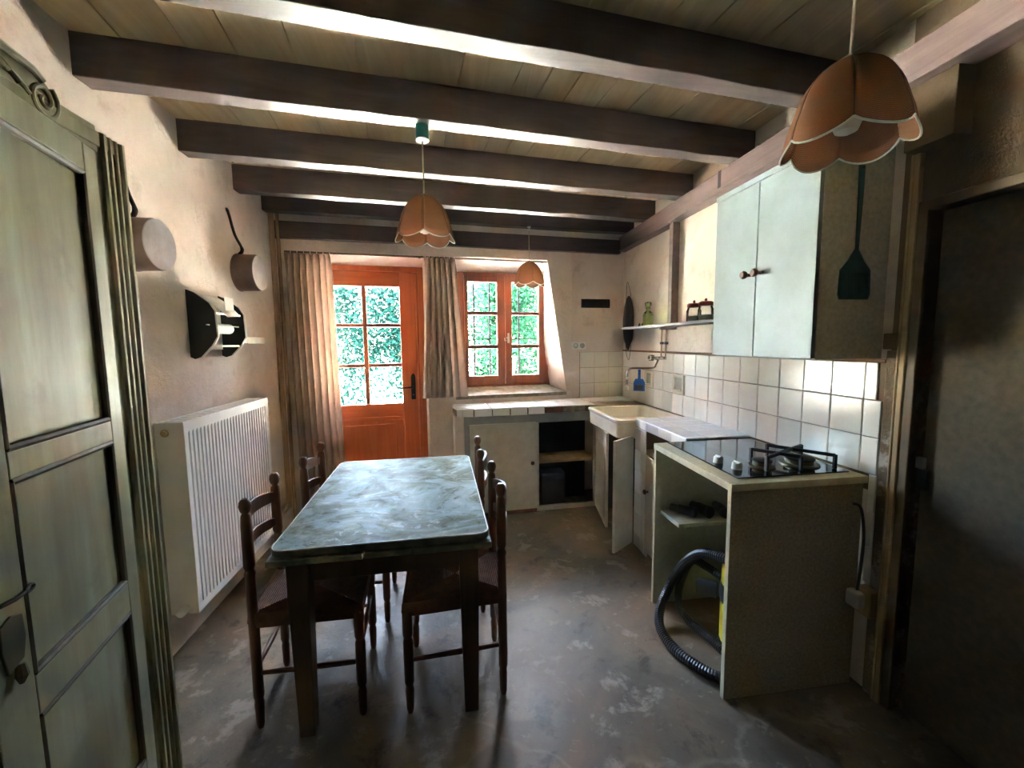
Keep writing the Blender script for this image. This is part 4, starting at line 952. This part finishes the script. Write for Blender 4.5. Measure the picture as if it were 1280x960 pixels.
# ------------------------------------------------------------------ things on the left wall
def saucepan(name, cY_, cZ_, rad, dep, hy, hz, lab):
    t = thing(name, lab, 'saucepan', (XL, cY_, cZ_), group='saucepans on the left wall')
    M = Matrix.Translation((XL+.004, cY_, cZ_)) @ Matrix.Rotation(R(90), 4, 'Y') @ Matrix.Rotation(R(180), 4, 'Z')
    part('body', MB().lathe([(rad*1.05, 0), (rad*1.02, .004), (rad*1.0, dep-.012), (rad*.97, dep-.003)], 36, M, cap=False), M_PANS, t, smooth=True, world=True)
    part('base', MB().lathe([(rad*.975, dep-.004), (rad*.965, dep), (.002, dep+.0015)], 36, M), M_ALU, t, smooth=True, world=True)
    part('handle', MB().tube(smoothpath([(XL+.02, cY_-.02, cZ_+rad*.98), (XL+.045, cY_-.035, cZ_+rad*1.25), (XL+.035, hy+.02, cZ_+rad*1.9), (XL+.02, hy, hz-.03), (XL+.012, hy, hz)], 5), [.010]*6+[.008]*15, 8), M_IRON, t, smooth=True, world=True)
    part('hanging_ring', MB().tube([(XL+.010, hy+.010*math.cos(a), hz+.010*math.sin(a)) for a in [2*math.pi*k/10 for k in range(10)]], .003, 6, closed=True), M_IRON, t, smooth=True, world=True)
saucepan('saucepan', 2.055, 1.885, .108, .105, 1.98, 2.26, 'larger saucepan hung base outwards just past the green armoire')
saucepan('saucepan', 2.975, 1.915, .113, .125, 2.86, 2.27, 'smaller saucepan hung base outwards further along the left wall')
ph_ = thing('paper_holder', 'black and white wall rack holding paper rolls above the radiator', 'paper holder', (XL, 2.55, 1.38))
side = [(0, 1.74), (.035, 1.725), (.105, 1.67), (.128, 1.63), (.132, 1.50), (.105, 1.455), (.05, 1.395), (.02, 1.385), (0, 1.395)]
for y_ in (2.40, 2.705):
    sp = part('side_panel', MB().prism(side, -.006, .006, Matrix.Translation((XL+.001, y_, 0)) @ Matrix.Rotation(R(90), 4, 'X')), M_BLACK, ph_, world=True)
    part('edge_strip', MB().tube([(XL+.002+a*1.01, y_, b_) for a, b_ in side[2:7]], .006, 6), M_WHITE, sp)
part('rack_back', MB().box(XL+.001, XL+.01, 2.41, 2.695, 1.43, 1.70), M_WHITE, ph_, world=True)
part('lower_tray', MB().box(XL+.005, XL+.10, 2.41, 2.695, 1.445, 1.455), M_WHITE, ph_, world=True)
part('roll', MB().lathe([(.028, 2.43), (.028, 2.62), (.02, 2.63)], 20, Matrix.Translation((XL+.085, 0, 1.545)) @ Matrix.Rotation(R(-90), 4, 'X') @ Matrix.Rotation(0, 4, 'Z')), M_PAPER, ph_, smooth=True, world=True)
part('rod', MB().tube([(XL+.10, 2.37, 1.56), (XL+.10, 2.73, 1.56)], .004, 6), M_WHITE, ph_, smooth=True, world=True)
part('rod', MB().tube([(XL+.11, 2.40, 1.625), (XL+.11, 2.71, 1.625)], .007, 6), M_WHITE, ph_, smooth=True, world=True)
n = 8; mb = MB()
for i in range(n+1):
    t_ = i/n; x_ = .02+.13*t_; z_ = 1.715-.11*t_**1.6
    mb.v += [(XL+x_, 2.43+.05*t_, z_), (XL+x_, 2.60+.02*t_, z_+.012)]
for i in range(n): mb.f.append((2*i, 2*i+1, 2*i+3, 2*i+2))
o = part('paper_sheet', mb, M_PAPER, ph_, smooth=True, world=True); o.modifiers.new('s', 'SOLIDIFY').thickness = .002
part('paper_flap', MB().prism([(2.52, 1.64), (2.61, 1.64), (2.61, 1.715), (2.52, 1.715)], 0, .003, Matrix.Translation((XL+.12, 0, 0)) @ Matrix(((0, 0, 1, 0), (1, 0, 0, 0), (0, 1, 0, 0), (0, 0, 0, 1)))), M_PAPER, ph_, world=True)
single('wall_dispenser', MB().box(XL+.001, XL+.062, 2.86, 3.14, 1.462, 1.507, c=.004).box(XL+.05, XL+.066, 2.88, 3.13, 1.463, 1.468), simple('ivory_plastic', (222, 212, 190), .4), 'slim ivory film dispenser on the left wall beside the paper holder', 'dispenser')

# ------------------------------------------------------------------ armoire
AX = -.93
ar = thing('armoire', 'old pale green painted armoire with its panelled door ajar', 'armoire', (-1.12, .85, 0))
AY0, AY1, AZ = .22, 1.44, 2.045
part('carcass', MB().box(XL+.004, AX-.03, AY0, AY0+.025, .06, 1.99).box(XL+.004, AX-.03, AY1-.025, AY1, .06, 1.99).box(XL+.004, XL+.02, AY0+.025, AY1-.025, .06, 1.99).box(XL+.004, AX-.03, AY0+.025, AY1-.025, .06, .09), M_ARM, ar, world=True)
part('top', MB().box(XL+.004, AX+.0, AY0-.01, AY1+.004, 1.99, 2.03), M_ARM, ar, world=True, b=.004)
part('pilaster', MB().box(AX-.03, AX-.004, 1.335, AY1, .0, 2.03), M_ARM, ar, world=True, b=.003)
part('pilaster', MB().box(AX-.03, AX-.004, AY0, .32, .0, 2.03), M_ARM, ar, world=True, b=.003)
for y_, r_ in ((1.362, .013), (1.386, .010), (1.408, .010), (1.428, .013)):
    part('reeding', MB().tube([(AX-.006, y_, .02), (AX-.006, y_, 2.03)], r_, 10), M_ARM, ar, smooth=True, world=True)
part('plinth', MB().box(AX-.03, AX-.006, .32, 1.335, .06, .16), M_ARM, ar, world=True, b=.004)
part('header_rail', MB().box(AX-.03, AX-.002, .32, 1.345, 1.975, 2.045), M_ARM, ar, world=True, b=.004)
# carved crest
cr = MB(); pts = []
for i in range(41):
    t_ = i/40; y_ = 1.245-.95*t_; e = min(t_, 1-t_); z_ = 2.030+.055*min(1, e/.07)**.6+.045*math.sin(math.pi*t_)
    pts.append((y_, z_))
cr.prism([(1.245, 2.0)]+pts+[(.295, 2.0)], -.032, -.003, Matrix.Translation((AX, 0, 0)) @ Matrix(((0, 0, 1, 0), (1, 0, 0, 0), (0, 1, 0, 0), (0, 0, 0, 1))))
c_ = part('crest', cr, M_ARM, ar, world=True, b=.004)
def relief(pts_, r_): return MB().tube([(AX-.002, y_, z_) for y_, z_ in pts_], r_, 8)
part('carved_edge', relief([(y_, z_-.010) for y_, z_ in pts[2:-2]], .009), M_ARM, c_, smooth=True)
for sgn, yc in ((1, 1.195), (-1, .345)):
    sp = [(yc+sgn*.040*(1-i/50)*math.cos(.9-i*.26), 2.030+.046*(1-i/50)*math.sin(.9-i*.26)) for i in range(44)]
    part('carved_scroll', relief(sp, .006), M_ARM, c_, smooth=True)
    for k_ in range(3):
        part('carved_leaf', relief([(yc-sgn*(.035+.022*k_+.10*i/16), 2.010+.012*k_+.045*math.sin(.3+i/16*2.0)) for i in range(17)], .0065), M_ARMD if k_ == 1 else M_ARM, c_, smooth=True)
# the door ajar, hinged at the pilaster
AM = Matrix.Translation((-.915, 1.311, 0)) @ Matrix.Rotation(R(-78.8), 4, 'Z')
W_ = .505
ad = part('door', MB().box(.0, .055, -.03, 0, .16, 1.965).box(W_-.095, W_, -.03, 0, .16, 1.965).box(.055, W_-.095, -.03, 0, 1.895, 1.965).box(.055, W_-.095, -.03, 0, 1.20, 1.255).box(.055, W_-.095, -.03, 0, .715, .80).box(.055, W_-.095, -.03, 0, .16, .26), M_ARM, ar, world=True, xf=AM, b=.003)
def apanel(z0, z1):
    o = part('door_panel', MB().box(.05, W_-.09, -.024, -.012, z0-.004, z1+.004), M_ARM, ad, xf=AM)
    loop = [(.060, z0+.005), (W_-.10, z0+.005), (W_-.10, z1-.005), (.060, z1-.005)]
    mm = MB()
    for i in range(4):
        (a, b_), (c__, d__) = loop[i], loop[(i+1) % 4]; mm.tube([(a, -.006, b_), (c__, -.006, d__)], .0085, 8)
    part('panel_moulding', mm, M_ARMD, ad, smooth=True, xf=AM)
apanel(1.255, 1.895); apanel(.80, 1.20); apanel(.26, .715)
es = part('escutcheon', MB().prism([(.435, .86), (.475, .85), (.485, .90), (.482, .945), (.455, .955), (.428, .945), (.425, .90)], 0, .005, AM @ Matrix.Rotation(R(90), 4, 'X') @ Matrix.Scale(-1, 4, (0, 0, 1))), M_ARMD, ad, b=.002, label='worn dark lock plate')
part('drop', MB().tube([AM @ Vector(p_) for p_ in ((.45, .006, .855), (.455, .010, .835), (.455, .008, .82))], [.007, .010, .004], 8), M_ARMD, es, smooth=True)
part('key', MB().tube([AM @ Vector(p_) for p_ in ((.475, .004, .985), (.455, .012, .985), (.43, .014, .987))], .0045, 8).tube([AM @ Vector((.420+.012*math.cos(a), .014, .988+.006*math.sin(a))) for a in [2*math.pi*k/12 for k in range(12)]], .003, 6, closed=True), M_IRON, ad, smooth=True, label='black iron key')
part('door', MB().box(AX-.03, AX-.004, .325, .80, .16, 1.965), M_ARM, ar, world=True, b=.003)

# ------------------------------------------------------------------ garden outside
struct('ground_outside', MB().box(-14, 16, 0, 30, -.16, -.06, Matrix.Translation((0, 4.32, 0))), M_GRAVEL, label='bright pale gravel outside the door')
def shrub(name, X, Y, w_, d_, h_, n, mat, lab, leaf=.10, z0=.2, trunk=True):
    rnd = random.Random(int(X*100+Y*7)); t = thing(name, lab, 'tree' if 'tree' in name else 'shrub', (X, Y, -.06), group='garden plants outside')
    mb = MB()
    blobs = [(rnd.uniform(-.4, .4)*w_, rnd.uniform(-.4, .4)*d_, z0+rnd.uniform(.05, .95)*h_, rnd.uniform(.25, .42)) for _ in range(26)]
    for i in range(n):
        bx, by, bz_, br = rnd.choice(blobs)
        while True:
            p_ = Vector((rnd.gauss(0, 1), rnd.gauss(0, 1), rnd.gauss(0, 1)))
            if p_.length > .1: break
        p_ = p_.normalized()*rnd.uniform(.55, 1.0)
        c_ = Vector((bx+p_.x*br*w_, by+p_.y*br*d_, max(.06, bz_+p_.z*br*h_*.75)))
        d = Vector((rnd.uniform(-1, 1), rnd.uniform(-1, 1), rnd.uniform(-.8, .5))).normalized(); u_ = d.cross(Vector((rnd.uniform(-1, 1), rnd.uniform(-1, 1), rnd.uniform(-1, 1)))).normalized()
        l_ = leaf*rnd.uniform(.6, 1.2); k = len(mb.v)
        mb.v += [tuple(c_), tuple(c_+d*l_*.5+u_*l_*.28), tuple(c_+d*l_), tuple(c_+d*l_*.5-u_*l_*.28)]; mb.f.append((k, k+1, k+2, k+3))
    me = mb.mesh('foliage', mat, fix=False); o = lk('foliage', me, t); o['kind'] = 'stuff'
    if trunk:
        for i in range(3):
            a = rnd.uniform(-.15, .15)*w_; part('trunk', MB().tube([(a*.3, 0, 0), (a, rnd.uniform(-.1, .1), h_*.35), (a*2.0, rnd.uniform(-.2, .2), h_*.75)], [.05, .035, .012], 8), M_LEAFD, t, smooth=True)
shrub('garden_shrub', -3.0, 9.4, 2.4, 1.2, 3.7, 17000, M_LEAF1, 'dark leafy shrub seen through the left door panes', z0=.0)
shrub('garden_shrub', -.9, 9.5, 2.2, 1.2, 3.6, 17000, M_LEAF1, 'dense green shrub seen through the right door panes', z0=.0)
shrub('garden_shrub', 1.15, 9.7, 2.2, 1.2, 3.6, 17000, M_LEAF2, 'leafy shrub behind the left window casement', z0=.0)
shrub('garden_shrub', 3.3, 10.0, 2.4, 1.2, 3.6, 17000, M_LEAF1, 'leafy shrub behind the right window casement', z0=.0)
shrub('garden_tree', .95, 7.6, 1.3, .9, 1.7, 4500, M_LEAF2, 'light green young tree seen through the window, before the shrubs', z0=1.1)
